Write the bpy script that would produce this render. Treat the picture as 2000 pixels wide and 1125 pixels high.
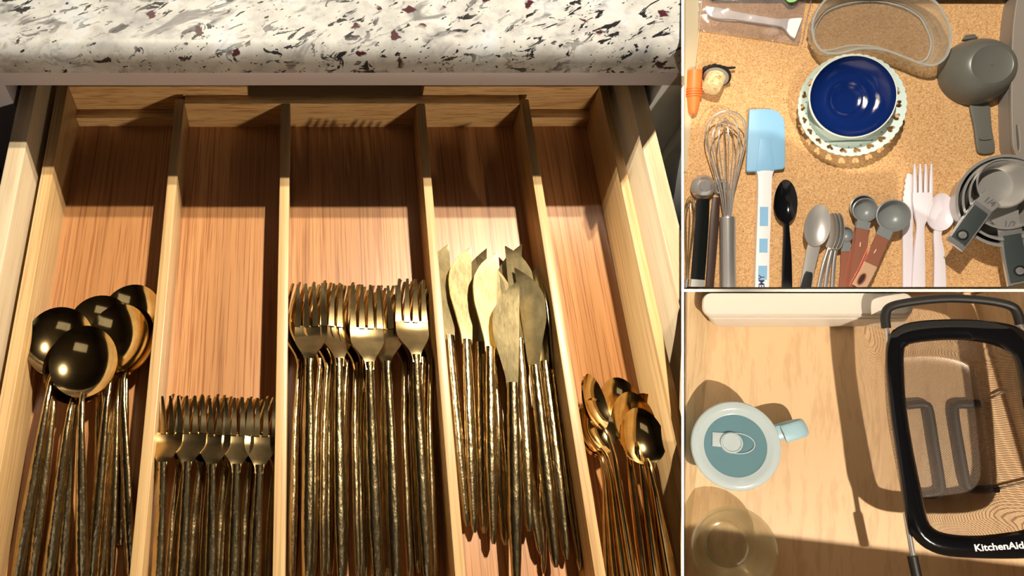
import bpy, bmesh, math, random
from mathutils import Vector, Matrix, noise
R = math.radians
rnd = random.Random(7)
for o in list(bpy.data.objects): bpy.data.objects.remove(o)
scene = bpy.context.scene
C = scene.collection

# ------------------------------------------------------------------ camera
F, PX, PY = 1550.0, 598.0, 562.5          # focal length and principal point, 2000 x 1125 frame
PITCH = R(63.0)
CAM = Vector((0.0, -0.4475, 0.563))
cam = bpy.data.cameras.new('camera'); cam_o = bpy.data.objects.new('camera', cam); C.objects.link(cam_o)
cam.sensor_width = 36.0; cam.lens = F * 36.0 / 2000.0
cam.shift_x = (1000.0 - PX) / 2000.0; cam.shift_y = 0.0
cam.clip_start = 0.01
cam_o.location = CAM; cam_o.rotation_euler = (R(90) - PITCH, 0, 0)
scene.camera = cam_o
RGT = Vector((1, 0, 0)); FWD = Vector((0, math.cos(PITCH), -math.sin(PITCH))); UPV = Vector((0, math.sin(PITCH), math.cos(PITCH)))
def ray(px, py): return RGT * ((px - PX) / F) - UPV * ((py - PY) / F) + FWD
def at(px, py, h):                         # point of the left drawer at height h
    r = ray(px, py); return CAM + r * ((h - CAM.z) / r.z)

class Place:                               # the local frame of one of the two drawers on the right
    def __init__(s, N, c, z):
        n = ray(*N).normalized(); r = ray(*c); v = UPV - r * ((UPV @ n) / (r @ n)); v.normalize()
        s.n = -n; s.v = v; s.u = v.cross(s.n).normalized(); s.o = CAM + r * z
        s.M = Matrix(((s.u.x, s.v.x, s.n.x, s.o.x), (s.u.y, s.v.y, s.n.y, s.o.y), (s.u.z, s.v.z, s.n.z, s.o.z), (0, 0, 0, 1)))
    def loc(s, px, py, h=0.0):
        r = ray(px, py); t = ((s.o - CAM) @ s.n + h) / (r @ s.n); d = CAM + r * t - s.o
        return Vector((d @ s.u, d @ s.v, d @ s.n))
    def w(s, p): return s.M @ Vector(p)
TOPD = Place((950, 600), (1668, 282), 1.28)
BOTD = Place((1000, 800), (1668, 850), 0.90)

# ------------------------------------------------------------------ light
scene.view_settings.view_transform = 'Standard'; scene.view_settings.look = 'None'
scene.view_settings.gamma = 1.0; scene.view_settings.use_curve_mapping = False
scene.view_settings.exposure = 0.0
wd = bpy.data.worlds.new('world'); scene.world = wd; wd.use_nodes = True
wd.node_tree.nodes['Background'].inputs[0].default_value = (0.9, 0.93, 1.0, 1)
wd.node_tree.nodes['Background'].inputs[1].default_value = 0.02
def spot(name, pos, tgt, power, half, size, col, blend=0.4):
    l = bpy.data.lights.new(name, 'SPOT'); l.energy = power; l.spot_size = R(2 * half); l.spot_blend = blend
    l.shadow_soft_size = size; l.color = col
    o = bpy.data.objects.new(name, l); C.objects.link(o); o.location = pos
    o.rotation_euler = (Vector(tgt) - Vector(pos)).to_track_quat('-Z', 'Y').to_euler(); return o
def area(name, pos, tgt, power, sx, sy, col):
    l = bpy.data.lights.new(name, 'AREA'); l.energy = power; l.shape = 'RECTANGLE'; l.size = sx; l.size_y = sy; l.color = col
    o = bpy.data.objects.new(name, l); C.objects.link(o); o.location = pos
    o.rotation_euler = (Vector(tgt) - Vector(pos)).to_track_quat('-Z', 'Y').to_euler(); return o
WARM = (1.0, 0.86, 0.66)
TL = Vector((0.0, -0.20, 0.0))
spot('ceiling_spot_near', Vector((0.43, 0.20, 1.08)), TL, 70, 20, 0.010, WARM, 0.25)
spot('ceiling_spot_far', Vector((0.45, 0.27, 1.08)), TL, 70, 20, 0.010, WARM, 0.25)
spot('low_wall_lamp', Vector((0.30, -1.7, 0.265)), Vector((0.0, 0.0, 0.02)), 52, 11, 0.02, (1.0, 0.80, 0.56))
spot('cork_drawer_spot', TOPD.w((-0.50, 0.62, 1.5)), TOPD.w((0, 0, 0)), 138, 15, 0.018, (1.0, 0.90, 0.76))
spot('pantry_drawer_spot', BOTD.w((0.36, -0.62, 1.35)), BOTD.w((0, 0, 0)), 118, 12.5, 0.015, (1.0, 0.86, 0.68))
area('fill_light_overhead', (-0.2, -0.9, 1.72), (-0.1, -0.5, 0), 0.6, 0.9, 0.5, (1.0, 0.93, 0.84))  # added soft fill from overhead, not a fixture of the kitchen
area('fill_light_right', (2.35, -1.3, 0.9), (0.3, -0.2, 0.1), 0.5, 0.8, 0.9, (0.86, 0.92, 1.0))  # added cool fill from the right, no window behind it

# ------------------------------------------------------------------ materials
MATS = {}
def nm(name):
    m = bpy.data.materials.new(name); m.use_nodes = True; nt = m.node_tree; MATS[name] = m
    return m, nt, nt.nodes['Principled BSDF']
def plain(name, col, rough=0.5, metal=0.0, **kw):
    m, nt, b = nm(name)
    b.inputs['Base Color'].default_value = (*col, 1); b.inputs['Roughness'].default_value = rough; b.inputs['Metallic'].default_value = metal
    for k, v in kw.items(): b.inputs[k.replace('_', ' ')].default_value = v
    return m, nt, b
def N(nt, t, **kw):
    n = nt.nodes.new(t)
    for k, v in kw.items():
        if hasattr(n, k): setattr(n, k, v)
        else: n.inputs[k].default_value = v
    return n
def coords(nt, scale=(1, 1, 1), rot=(0, 0, 0), kind='Object'):
    tc = N(nt, 'ShaderNodeTexCoord'); mp = N(nt, 'ShaderNodeMapping')
    mp.inputs['Scale'].default_value = scale; mp.inputs['Rotation'].default_value = rot
    nt.links.new(tc.outputs[kind], mp.inputs['Vector']); return mp.outputs['Vector']
def noise_n(nt, vec, scale, detail=4, rough=0.5, dist=0.0):
    n = N(nt, 'ShaderNodeTexNoise'); n.inputs['Scale'].default_value = scale; n.inputs['Detail'].default_value = detail
    n.inputs['Roughness'].default_value = rough; n.inputs['Distortion'].default_value = dist
    nt.links.new(vec, n.inputs['Vector']); return n.outputs['Fac']
def ramp(nt, fac, stops, interp='LINEAR'):
    r = N(nt, 'ShaderNodeValToRGB'); r.color_ramp.interpolation = interp
    while len(r.color_ramp.elements) < len(stops): r.color_ramp.elements.new(0.5)
    for e, (p, c) in zip(r.color_ramp.elements, stops): e.position = p; e.color = (*c, 1) if len(c) == 3 else c
    nt.links.new(fac, r.inputs['Fac']); return r.outputs['Color']
def mixc(nt, fac, a, b, mode='MIX'):
    m = N(nt, 'ShaderNodeMix'); m.data_type = 'RGBA'; m.blend_type = mode
    def put(sock, v):
        if isinstance(v, (int, float)): sock.default_value = v
        elif isinstance(v, tuple): sock.default_value = (*v, 1)
        else: nt.links.new(v, sock)
    put(m.inputs[0], fac); put(m.inputs[6], a); put(m.inputs[7], b); return m.outputs[2]
def bump(nt, b, h, strength=0.2, dist=0.001):
    n = N(nt, 'ShaderNodeBump'); n.inputs['Strength'].default_value = strength; n.inputs['Distance'].default_value = dist
    nt.links.new(h, n.inputs['Height']); nt.links.new(n.outputs['Normal'], b.inputs['Normal'])

def wood(name, c0, c1, c2, stretch=(1, 1, 1), rough=0.42, fine=520, ls=0.75):
    m, nt, b = plain(name, c1, rough)
    v = coords(nt, stretch)
    a = noise_n(nt, v, 60, 5, 0.6, 0.6); f = noise_n(nt, v, fine, 3, 0.7)
    col = ramp(nt, a, [(0.3, c0), (0.52, c1), (0.72, c2)])
    lines = ramp(nt, f, [(0.38, (0.50, 0.36, 0.26)), (0.50, (1, 1, 1))])
    nt.links.new(mixc(nt, ls, col, lines, 'MULTIPLY'), b.inputs['Base Color'])
    bump(nt, b, f, 0.12, 0.0004); return m
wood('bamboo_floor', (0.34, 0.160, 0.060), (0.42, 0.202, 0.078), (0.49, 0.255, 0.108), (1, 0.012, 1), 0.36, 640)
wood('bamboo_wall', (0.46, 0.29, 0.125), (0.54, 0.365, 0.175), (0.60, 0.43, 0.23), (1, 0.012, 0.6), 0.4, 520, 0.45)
wood('bamboo_cross', (0.45, 0.26, 0.11), (0.52, 0.33, 0.15), (0.58, 0.39, 0.2), (0.05, 1, 1), 0.4)
wood('drawer_side_wood', (0.48, 0.38, 0.25), (0.55, 0.45, 0.31), (0.60, 0.50, 0.36), (1, 0.03, 0.7), 0.5, 520, 0.2)
wood('maple', (0.70, 0.46, 0.25), (0.725, 0.485, 0.268), (0.75, 0.51, 0.29), (0.3, 0.05, 0.3), 0.42, 300, 0.25)
wood('maple_wall', (0.66, 0.47, 0.27), (0.70, 0.51, 0.30), (0.74, 0.56, 0.34), (0.5, 0.06, 0.5), 0.45, 300, 0.3)
plain('cream_wood', (0.80, 0.68, 0.46), 0.5)
plain('dark_interior', (0.035, 0.03, 0.025), 0.7)
plain('drawer_floor_wood', (0.42, 0.30, 0.18), 0.6)
plain('cabinet_grey', (0.36, 0.33, 0.36), 0.45)
plain('cabinet_blue_grey_lit', (0.60, 0.66, 0.72), 0.45)  # cabinet paint lightened on the right side, in place of light falling there
plain('panel_white', (0.93, 0.93, 0.92), 0.6, Emission_Strength=0.0)
plain('room_wall', (0.26, 0.24, 0.21), 0.8)
plain('room_floor', (0.20, 0.13, 0.08), 0.5)
plain('room_ceiling', (0.42, 0.41, 0.39), 0.8)

# granite
m, nt, b = plain('granite', (0.8, 0.78, 0.7), 0.5, 0.0, Specular_IOR_Level=0.25)
v = coords(nt, (1, 1, 1)); vr = coords(nt, (1, 1, 1), (0, 0, R(-32))); mp2 = N(nt, 'ShaderNodeMapping'); mp2.inputs['Scale'].default_value = (0.45, 1.15, 1.0); nt.links.new(vr, mp2.inputs['Vector']); vd = mp2.outputs['Vector']
base = ramp(nt, noise_n(nt, v, 26, 5, 0.6), [(0.30, (0.19, 0.20, 0.22)), (0.42, (0.27, 0.28, 0.285)), (0.55, (0.335, 0.345, 0.35)), (0.70, (0.34, 0.375, 0.425))])
tint = ramp(nt, noise_n(nt, v, 75, 4, 0.65), [(0.36, (0.74, 0.72, 0.74)), (0.5, (1, 1, 1))])
base = mixc(nt, 0.8, base, tint, 'MULTIPLY')
big = noise_n(nt, vd, 20, 2, 0.5)
sp = ramp(nt, noise_n(nt, vd, 105, 4, 0.66, 1.0), [(0.405, (1, 1, 1)), (0.425, (0, 0, 0))])
clus = ramp(nt, big, [(0.47, (1, 1, 1)), (0.60, (0.12, 0.12, 0.12))])
sp = mixc(nt, 1.0, sp, clus, 'MULTIPLY')
base = mixc(nt, sp, base, (0.008, 0.008, 0.011))
dots = ramp(nt, noise_n(nt, vd, 260, 2, 0.5), [(0.30, (1, 1, 1)), (0.325, (0, 0, 0))]); base = mixc(nt, dots, base, (0.010, 0.010, 0.012))
grey = ramp(nt, noise_n(nt, vd, 48, 3, 0.6, 0.8), [(0.33, (0.8, 0.8, 0.8)), (0.42, (0, 0, 0))])
base = mixc(nt, grey, base, (0.085, 0.087, 0.095))
vo = N(nt, 'ShaderNodeTexVoronoi'); vo.inputs['Scale'].default_value = 42; nz = N(nt, 'ShaderNodeTexNoise'); nz.inputs['Scale'].default_value = 160; nt.links.new(v, nz.inputs['Vector'])
va = N(nt, 'ShaderNodeVectorMath', operation='MULTIPLY_ADD'); nt.links.new(nz.outputs['Color'], va.inputs[0]); va.inputs[1].default_value = (0.012,) * 3; nt.links.new(v, va.inputs[2]); nt.links.new(va.outputs[0], vo.inputs['Vector'])
red = ramp(nt, vo.outputs['Distance'], [(0.15, (1, 1, 1)), (0.19, (0, 0, 0))])
red = mixc(nt, 1.0, red, ramp(nt, noise_n(nt, v, 17, 2), [(0.46, (0, 0, 0)), (0.50, (1, 1, 1))]), 'MULTIPLY')
base = mixc(nt, red, base, (0.035, 0.006, 0.011))
nt.links.new(base, b.inputs['Base Color'])

# gold cutlery
def gold(name, col, rough, br):
    m, nt, b = plain(name, col, rough, 1.0)
    v = coords(nt, (1, 0.5, 1)); h = noise_n(nt, v, 160, 3, 0.6)
    bump(nt, b, h, br, 0.0012)
    f = noise_n(nt, coords(nt), 90, 4, 0.6)
    nt.links.new(ramp(nt, f, [(0.3, tuple(c * 0.72 for c in col)), (0.6, col)]), b.inputs['Base Color'])
gold('gold_polished', (0.80, 0.58, 0.27), 0.10, 0.02)
gold('gold_hammered', (0.60, 0.46, 0.25), 0.20, 0.55)
gold('gold_blade', (0.50, 0.41, 0.22), 0.40, 0.12)
gold('gold_tine', (0.66, 0.49, 0.24), 0.22, 0.06)

# cork
m, nt, b = plain('cork', (0.6, 0.36, 0.16), 0.85)
v = coords(nt)
c = ramp(nt, noise_n(nt, v, 430, 3, 0.7), [(0.30, (0.30, 0.13, 0.045)), (0.43, (0.56, 0.31, 0.125)), (0.6, (0.68, 0.42, 0.195)), (0.75, (0.82, 0.60, 0.33))])
d = ramp(nt, noise_n(nt, v, 620, 2, 0.5), [(0.28, (0.30, 0.15, 0.08)), (0.36, (1, 1, 1))])
nt.links.new(mixc(nt, 0.8, c, d, 'MULTIPLY'), b.inputs['Base Color'])
bump(nt, b, noise_n(nt, v, 300, 3), 0.3, 0.001)
m, nt, b = plain('cork_pale', (0.75, 0.6, 0.33), 0.85)
c = ramp(nt, noise_n(nt, coords(nt, (1, 1, 3)), 120, 4, 0.7), [(0.34, (0.40, 0.26, 0.10)), (0.46, (0.74, 0.58, 0.30)), (0.7, (0.84, 0.72, 0.46))])
nt.links.new(c, b.inputs['Base Color'])

def thin_glass(name, tint, gloss=0.12, edge=0.55, rough=0.03, milk=0.0, milkcol=(0.9, 0.9, 0.9)):
    m = bpy.data.materials.new(name); m.use_nodes = True; nt = m.node_tree; MATS[name] = m
    for n in list(nt.nodes): nt.nodes.remove(n)
    out = N(nt, 'ShaderNodeOutputMaterial'); tr = N(nt, 'ShaderNodeBsdfTransparent'); gl = N(nt, 'ShaderNodeBsdfGlossy')
    tr.inputs[0].default_value = (*tint, 1); gl.inputs['Roughness'].default_value = rough; gl.inputs[0].default_value = (0.95, 0.97, 0.96, 1)
    lw = N(nt, 'ShaderNodeLayerWeight'); lw.inputs[0].default_value = 0.35
    mr = N(nt, 'ShaderNodeMapRange'); mr.inputs['To Min'].default_value = gloss; mr.inputs['To Max'].default_value = edge
    nt.links.new(lw.outputs['Facing'], mr.inputs['Value'])
    mx = N(nt, 'ShaderNodeMixShader'); nt.links.new(mr.outputs[0], mx.inputs[0]); nt.links.new(tr.outputs[0], mx.inputs[1]); nt.links.new(gl.outputs[0], mx.inputs[2])
    res = mx.outputs[0]
    if milk:
        df = N(nt, 'ShaderNodeBsdfDiffuse'); df.inputs[0].default_value = (*milkcol, 1)
        m2 = N(nt, 'ShaderNodeMixShader'); m2.inputs[0].default_value = milk
        nt.links.new(res, m2.inputs[1]); nt.links.new(df.outputs[0], m2.inputs[2]); res = m2.outputs[0]
    nt.links.new(res, out.inputs[0]); return m
thin_glass('clear_glass', (0.97, 0.98, 0.97), 0.07, 0.62, 0.04, 0.06, (0.85, 0.87, 0.84))
nt = MATS['clear_glass'].node_tree; out = [n for n in nt.nodes if n.type == 'OUTPUT_MATERIAL'][0]; src = out.inputs[0].links[0].from_socket
gg = N(nt, 'ShaderNodeBsdfGlass'); gg.inputs['IOR'].default_value = 1.42; gg.inputs['Roughness'].default_value = 0.02; mm = N(nt, 'ShaderNodeMixShader'); mm.inputs[0].default_value = 0.22
nt.links.new(src, mm.inputs[1]); nt.links.new(gg.outputs[0], mm.inputs[2]); nt.links.new(mm.outputs[0], out.inputs[0])
thin_glass('glass_highlight', (0.9, 0.92, 0.9), 0.15, 0.7, 0.08, 0.32, (0.75, 0.76, 0.73))  # milky white painted as highlights along the clear dish's rim and base
thin_glass('bowl_glass', (0.93, 0.90, 0.80), 0.06, 0.5, 0.06, 0.15, (0.62, 0.56, 0.38))
thin_glass('plastic_film', (0.96, 0.94, 0.94), 0.10, 0.55, 0.12, 0.07, (0.9, 0.88, 0.88))
thin_glass('lid_plastic', (0.86, 0.93, 0.95), 0.05, 0.25, 0.15, 0.80, (0.53, 0.62, 0.65))
thin_glass('lid_window', (0.62, 0.78, 0.84), 0.04, 0.2, 0.08, 0.55, (0.20, 0.36, 0.42))
# wire mesh: fine woven pattern
m = bpy.data.materials.new('wire_mesh'); m.use_nodes = True; nt = m.node_tree; MATS['wire_mesh'] = m
b = nt.nodes['Principled BSDF']; b.inputs['Metallic'].default_value = 0.7; b.inputs['Roughness'].default_value = 0.35; b.inputs['Base Color'].default_value = (0.20, 0.16, 0.135, 1)
v = coords(nt, (1, 1, 0), (0, 0, R(38)))
w1 = N(nt, 'ShaderNodeTexWave', bands_direction='X'); w2 = N(nt, 'ShaderNodeTexWave', bands_direction='Y')
for w in (w1, w2): w.inputs['Scale'].default_value = 190; nt.links.new(v, w.inputs['Vector'])
mx = N(nt, 'ShaderNodeMath', operation='MAXIMUM'); nt.links.new(w1.outputs['Fac'], mx.inputs[0]); nt.links.new(w2.outputs['Fac'], mx.inputs[1])
al = ramp(nt, mx.outputs[0], [(0.66, (0.10, 0.10, 0.10)), (0.95, (0.70, 0.70, 0.70))]); nt.links.new(al, b.inputs['Alpha'])

plain('blue_glaze', (0.004, 0.018, 0.12), 0.08, 0, Coat_Weight=0.6)
m, nt, b = MATS['blue_glaze'], MATS['blue_glaze'].node_tree, MATS['blue_glaze'].node_tree.nodes['Principled BSDF']; bump(nt, b, noise_n(nt, coords(nt), 380, 4, 0.7), 0.35, 0.0006)
plain('rim_cream', (0.80, 0.80, 0.70), 0.25)
plain('lace_ceramic', (0.62, 0.74, 0.70), 0.25)
plain('steel', (0.58, 0.56, 0.54), 0.25, 0.8)
plain('steel_bright', (0.66, 0.65, 0.64), 0.2, 0.75)
plain('steel_brushed', (0.52, 0.50, 0.47), 0.36, 0.6)
plain('wire_gold', (0.66, 0.50, 0.30), 0.25, 1.0)
plain('black_plastic', (0.006, 0.007, 0.007), 0.18)
plain('black_rubber', (0.007, 0.007, 0.007), 0.5)
plain('black_gloss', (0.005, 0.005, 0.006), 0.10)
plain('brown_black', (0.045, 0.022, 0.014), 0.35)
plain('grip_grey', (0.045, 0.055, 0.055), 0.38)
plain('cup_grey', (0.125, 0.125, 0.108), 0.36)
plain('taupe_plastic', (0.27, 0.235, 0.20), 0.45)
plain('spoon_grey', (0.20, 0.215, 0.215), 0.35)
plain('disc_grey', (0.34, 0.32, 0.29), 0.4)
plain('copper', (0.55, 0.22, 0.14), 0.25, 0.55)
plain('copper_pale', (0.80, 0.50, 0.32), 0.3, 0.4)
plain('silicone_blue', (0.235, 0.475, 0.70), 0.5)
plain('handle_white', (0.80, 0.78, 0.78), 0.35)
plain('print_blue', (0.24, 0.46, 0.68), 0.4)
plain('ink_navy', (0.03, 0.05, 0.16), 0.5)
plain('plastic_lavender', (0.74, 0.68, 0.73), 0.30)
plain('plastic_white', (0.84, 0.83, 0.84), 0.4)
plain('orange_silicone', (0.85, 0.20, 0.04), 0.45)
plain('bin_white', (0.66, 0.61, 0.54), 0.35)
plain('mug_blue', (0.36, 0.56, 0.66), 0.3)
plain('mug_body', (0.62, 0.74, 0.76), 0.3)
plain('text_white', (0.9, 0.9, 0.9), 0.5)
plain('text_grey', (0.12, 0.12, 0.12), 0.5)
plain('text_copper', (0.92, 0.72, 0.62), 0.4)
plain('green_print', (0.28, 0.62, 0.20), 0.5)

# ------------------------------------------------------------------ mesh helpers
class MB:
    def __init__(s): s.v = []; s.f = []
    def add(s, vs, fs):
        o = len(s.v); s.v += [Vector(p) for p in vs]; s.f += [[i + o for i in f] for f in fs]; return s
    def box(s, x0, x1, y0, y1, z0, z1):
        return s.add([(x0, y0, z0), (x1, y0, z0), (x1, y1, z0), (x0, y1, z0), (x0, y0, z1), (x1, y0, z1), (x1, y1, z1), (x0, y1, z1)],
                     [(3, 2, 1, 0), (4, 5, 6, 7), (0, 1, 5, 4), (1, 2, 6, 5), (2, 3, 7, 6), (3, 0, 4, 7)])
    def loft(s, rings, cap0=True, cap1=True, closed=False):
        n = len(rings[0]); vs = [p for r in rings for p in r]; fs = []
        m = len(rings)
        for i in range(m if closed else m - 1):
            a = i * n; b2 = ((i + 1) % m) * n
            for j in range(n):
                k = (j + 1) % n; fs.append((a + j, a + k, b2 + k, b2 + j))
        if not closed:
            if cap0: fs.append(tuple(range(n - 1, -1, -1)))
            if cap1: fs.append(tuple(range((m - 1) * n, m * n)))
        return s.add(vs, fs)
    def tube(s, path, rad, n=10, flat=1.0, up=(0, 0, 1), cap=True, closed=False):
        path = [Vector(p) for p in path]; rings = []
        up = Vector(up); prev = None; m = len(path)
        for i, p in enumerate(path):
            if closed: t = path[(i + 1) % m] - path[i - 1]
            else: t = path[min(i + 1, m - 1)] - path[max(i - 1, 0)]
            t.normalize()
            x = t.cross(up) if prev is None else prev - t * (prev @ t)
            if x.length < 1e-6: x = t.cross(Vector((1, 0, 0)))
            x.normalize(); prev = x; y = x.cross(t).normalized()
            r = rad[i] if isinstance(rad, (list, tuple)) else rad
            rings.append([p + x * (r * math.cos(2 * math.pi * k / n)) + y * (r * flat * math.sin(2 * math.pi * k / n)) for k in range(n)])
        return s.loft(rings, cap, cap, closed)
    def lathe(s, prof, n=48, ku=1.0, kv=1.0, c=(0, 0, 0), closed=False, M=None, cap0=True):
        c = Vector(c); rings = []
        for r, z in prof:
            ring = [Vector((r * ku * math.cos(2 * math.pi * k / n), r * kv * math.sin(2 * math.pi * k / n), z)) for k in range(n)]
            rings.append([(M @ p if M else p) + c for p in ring])
        return s.loft(rings, cap0, True, closed)
    def slab(s, top, off):                 # top: m x n grid of points, off: offset to the under side
        m, n = len(top), len(top[0]); off = Vector(off)
        vs = [Vector(p) for r in top for p in r]; vs += [p + off for p in vs]; K = m * n; fs = []
        for i in range(m - 1):
            for j in range(n - 1):
                a, b2, c2, d = i * n + j, i * n + j + 1, (i + 1) * n + j + 1, (i + 1) * n + j
                fs.append((a, b2, c2, d)); fs.append((d + K, c2 + K, b2 + K, a + K))
        per = [j for j in range(n)] + [i * n + n - 1 for i in range(1, m)] + [(m - 1) * n + j for j in range(n - 2, -1, -1)] + [i * n for i in range(m - 2, 0, -1)]
        for i in range(len(per)):
            a, b2 = per[i], per[(i + 1) % len(per)]; fs.append((b2, a, a + K, b2 + K))
        return s.add(vs, fs)
    def mesh(s, name, origin=(0, 0, 0), smooth=True, ang=40, bevel=0.0, seg=2):
        o = Vector(origin); me = bpy.data.meshes.new(name)
        me.from_pydata([p - o for p in s.v], [], s.f)
        bm = bmesh.new(); bm.from_mesh(me); bmesh.ops.recalc_face_normals(bm, faces=bm.faces)
        if bevel:
            ed = [e for e in bm.edges if len(e.link_faces) == 2 and e.calc_face_angle(0) > R(30)]
            bmesh.ops.bevel(bm, geom=ed, offset=bevel, segments=seg, affect='EDGES', profile=0.5, clamp_overlap=True)
        bm.to_mesh(me); bm.free()
        if smooth:
            me.polygons.foreach_set('use_smooth', [True] * len(me.polygons)); me.set_sharp_from_angle(angle=R(ang))
        return me
    def build(s, name, mat, parent=None, origin=(0, 0, 0), **kw):
        return link(name, s.mesh(name, origin, **kw), mat, parent)
def link(name, me, mat, parent=None):
    o = bpy.data.objects.new(name, me); C.objects.link(o)
    if mat and not me.materials: me.materials.append(MATS[mat])
    if parent: o.parent = parent
    return o
def tag(o, label, cat, group=None, kind=None):
    if label: o['label'] = label
    if cat: o['category'] = cat
    if group: o['group'] = group
    if kind: o['kind'] = kind
    return o
def thing(name, M, label, cat, group=None):
    o = bpy.data.objects.new(name, None); C.objects.link(o); o.empty_display_size = 0.02
    o.matrix_world = M if isinstance(M, Matrix) else Matrix.Translation(M)
    return tag(o, label, cat, group)
def struct(name, mb, mat, **kw):
    o = mb.build(name, mat, **kw); o['kind'] = 'structure'; return o
def sstep(a, b2, x):
    t = max(0, min(1, (x - a) / (b2 - a))); return t * t * (3 - 2 * t)
def lerp(a, b2, t): return a + (b2 - a) * t
def interp(tab, x):
    for (x0, y0), (x1, y1) in zip(tab, tab[1:]):
        if x <= x1: return lerp(y0, y1, max(0, (x - x0) / (x1 - x0)))
    return tab[-1][1]
def spline(pts, n, closed=False):          # Catmull-Rom through points of any dimension
    pts = [Vector(p) for p in pts]; m = len(pts); out = []; segs = m if closed else m - 1
    for i in range(n if closed else n):
        x = i * segs / (n if closed else (n - 1)); k = min(int(x), segs - 1); t = x - k
        g = (lambda j: pts[j % m]) if closed else (lambda j: pts[max(0, min(m - 1, j))])
        p0, p1, p2, p3 = g(k - 1), g(k), g(k + 1), g(k + 2)
        out.append(0.5 * ((2 * p1) + (p2 - p0) * t + (2 * p0 - 5 * p1 + 4 * p2 - p3) * t * t + (3 * p1 - p0 - 3 * p2 + p3) * t ** 3))
    return out
def flat_curve(splines, ext, bevel=0.0):   # filled 2D outline with holes, as a mesh
    cu = bpy.data.curves.new('outline', 'CURVE'); cu.dimensions = '2D'; cu.fill_mode = 'BOTH'; cu.extrude = ext; cu.bevel_depth = bevel; cu.bevel_resolution = 1
    for sp in splines:
        q = cu.splines.new('POLY'); q.points.add(len(sp) - 1); q.use_cyclic_u = True
        for k, p in enumerate(sp): q.points[k].co = (p[0], p[1], 0, 1)
    o = bpy.data.objects.new('outline', cu); C.objects.link(o); dg = bpy.context.evaluated_depsgraph_get()
    me = bpy.data.meshes.new_from_object(o.evaluated_get(dg)); bpy.data.objects.remove(o); return me
def lettering(name, txt, size, mat, parent, M, ext=0.0002, bold=0.0):
    cu = bpy.data.curves.new(name, 'FONT'); cu.body = txt; cu.size = size; cu.extrude = ext; cu.align_x = 'CENTER'; cu.align_y = 'CENTER'; cu.offset = bold
    o = bpy.data.objects.new(name, cu); C.objects.link(o); dg = bpy.context.evaluated_depsgraph_get()
    me = bpy.data.meshes.new_from_object(o.evaluated_get(dg)); bpy.data.objects.remove(o)
    me.transform(M); me.materials.clear(); return link(name, me, mat, parent)
ORD = ['first', 'second', 'third', 'fourth', 'fifth', 'sixth', 'seventh', 'eighth', 'ninth', 'tenth', 'eleventh', 'twelfth', 'thirteenth', 'fourteenth', 'fifteenth', 'sixteenth', 'seventeenth', 'eighteenth', 'nineteenth', 'twentieth', 'twenty-first', 'twenty-second']

# ------------------------------------------------------------------ room shell
struct('floor', MB().box(-1.6, 2.6, -2.2, 1.4, -0.95, -0.90), 'room_floor')
struct('ceiling', MB().box(-1.6, 2.6, -2.2, 1.4, 1.80, 1.85), 'room_ceiling')
struct('wall_left', MB().box(-1.65, -1.6, -2.2, 1.4, -0.95, 1.85), 'room_wall')
struct('wall_right', MB().box(2.6, 2.65, -2.2, 1.4, -0.95, 1.85), 'room_wall')
struct('wall_back', MB().box(-1.6, 2.6, 1.4, 1.45, -0.95, 1.85), 'room_wall')
struct('wall_front', MB().box(-1.6, 2.6, -2.25, -2.2, -0.95, 1.85), 'room_wall')

# white partition panels between the three drawers
def clip_right(o, px=1331.0):              # the left cabinet ends at the white partition
    r = ray(px, PY); nrm = UPV.cross(r) * -1
    if nrm.x < 0: nrm = -nrm
    bm = bmesh.new(); bm.from_mesh(o.data); bm.transform(o.matrix_world)
    g = bm.verts[:] + bm.edges[:] + bm.faces[:]
    res = bmesh.ops.bisect_plane(bm, geom=g, plane_co=CAM, plane_no=nrm, clear_outer=True)
    ed = [e for e in res['geom_cut'] if isinstance(e, bmesh.types.BMEdge)]
    if ed: bmesh.ops.holes_fill(bm, edges=ed, sides=0)
    bm.transform(o.matrix_world.inverted()); bm.to_mesh(o.data); bm.free(); return o
def panel(name, corners):                  # corners: (px0, px1, py0, py1) near/far, prism built from rays
    mb = MB(); mb.loft([[CAM + ray(x, y) * z for x, y in c] for c, z in corners]); return struct(name, mb, 'panel_white', smooth=False)
near = [(-60, 0.584), (0, 0.570), (60, 0.5555), (92, 0.5485), (148, 0.549), (153, 0.565), (166, 0.600), (400, 0.592), (440, 0.577), (584, 0.5505), (900, 0.520), (1190, 0.487)]
mb = MB(); mb.loft([[CAM + ray(lerp(PX, x, 1), y) * z for y, z in near] + [CAM + ray(x2, y) * 1.45 for y, x2 in ((1190, xf), (-60, xf))] for x, xf in ((1330.9, 1331.9), (1335.8, 1333.8))])
struct('trim_1', mb, 'panel_white', smooth=False)
panel('trim_2', [([(1334, 564.5), (2080, 564.5), (2080, 570), (1334, 570)], 0.74), ([(1334, 565.5), (2080, 565.5), (2080, 568.5), (1334, 568.5)], 1.30)])

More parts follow.
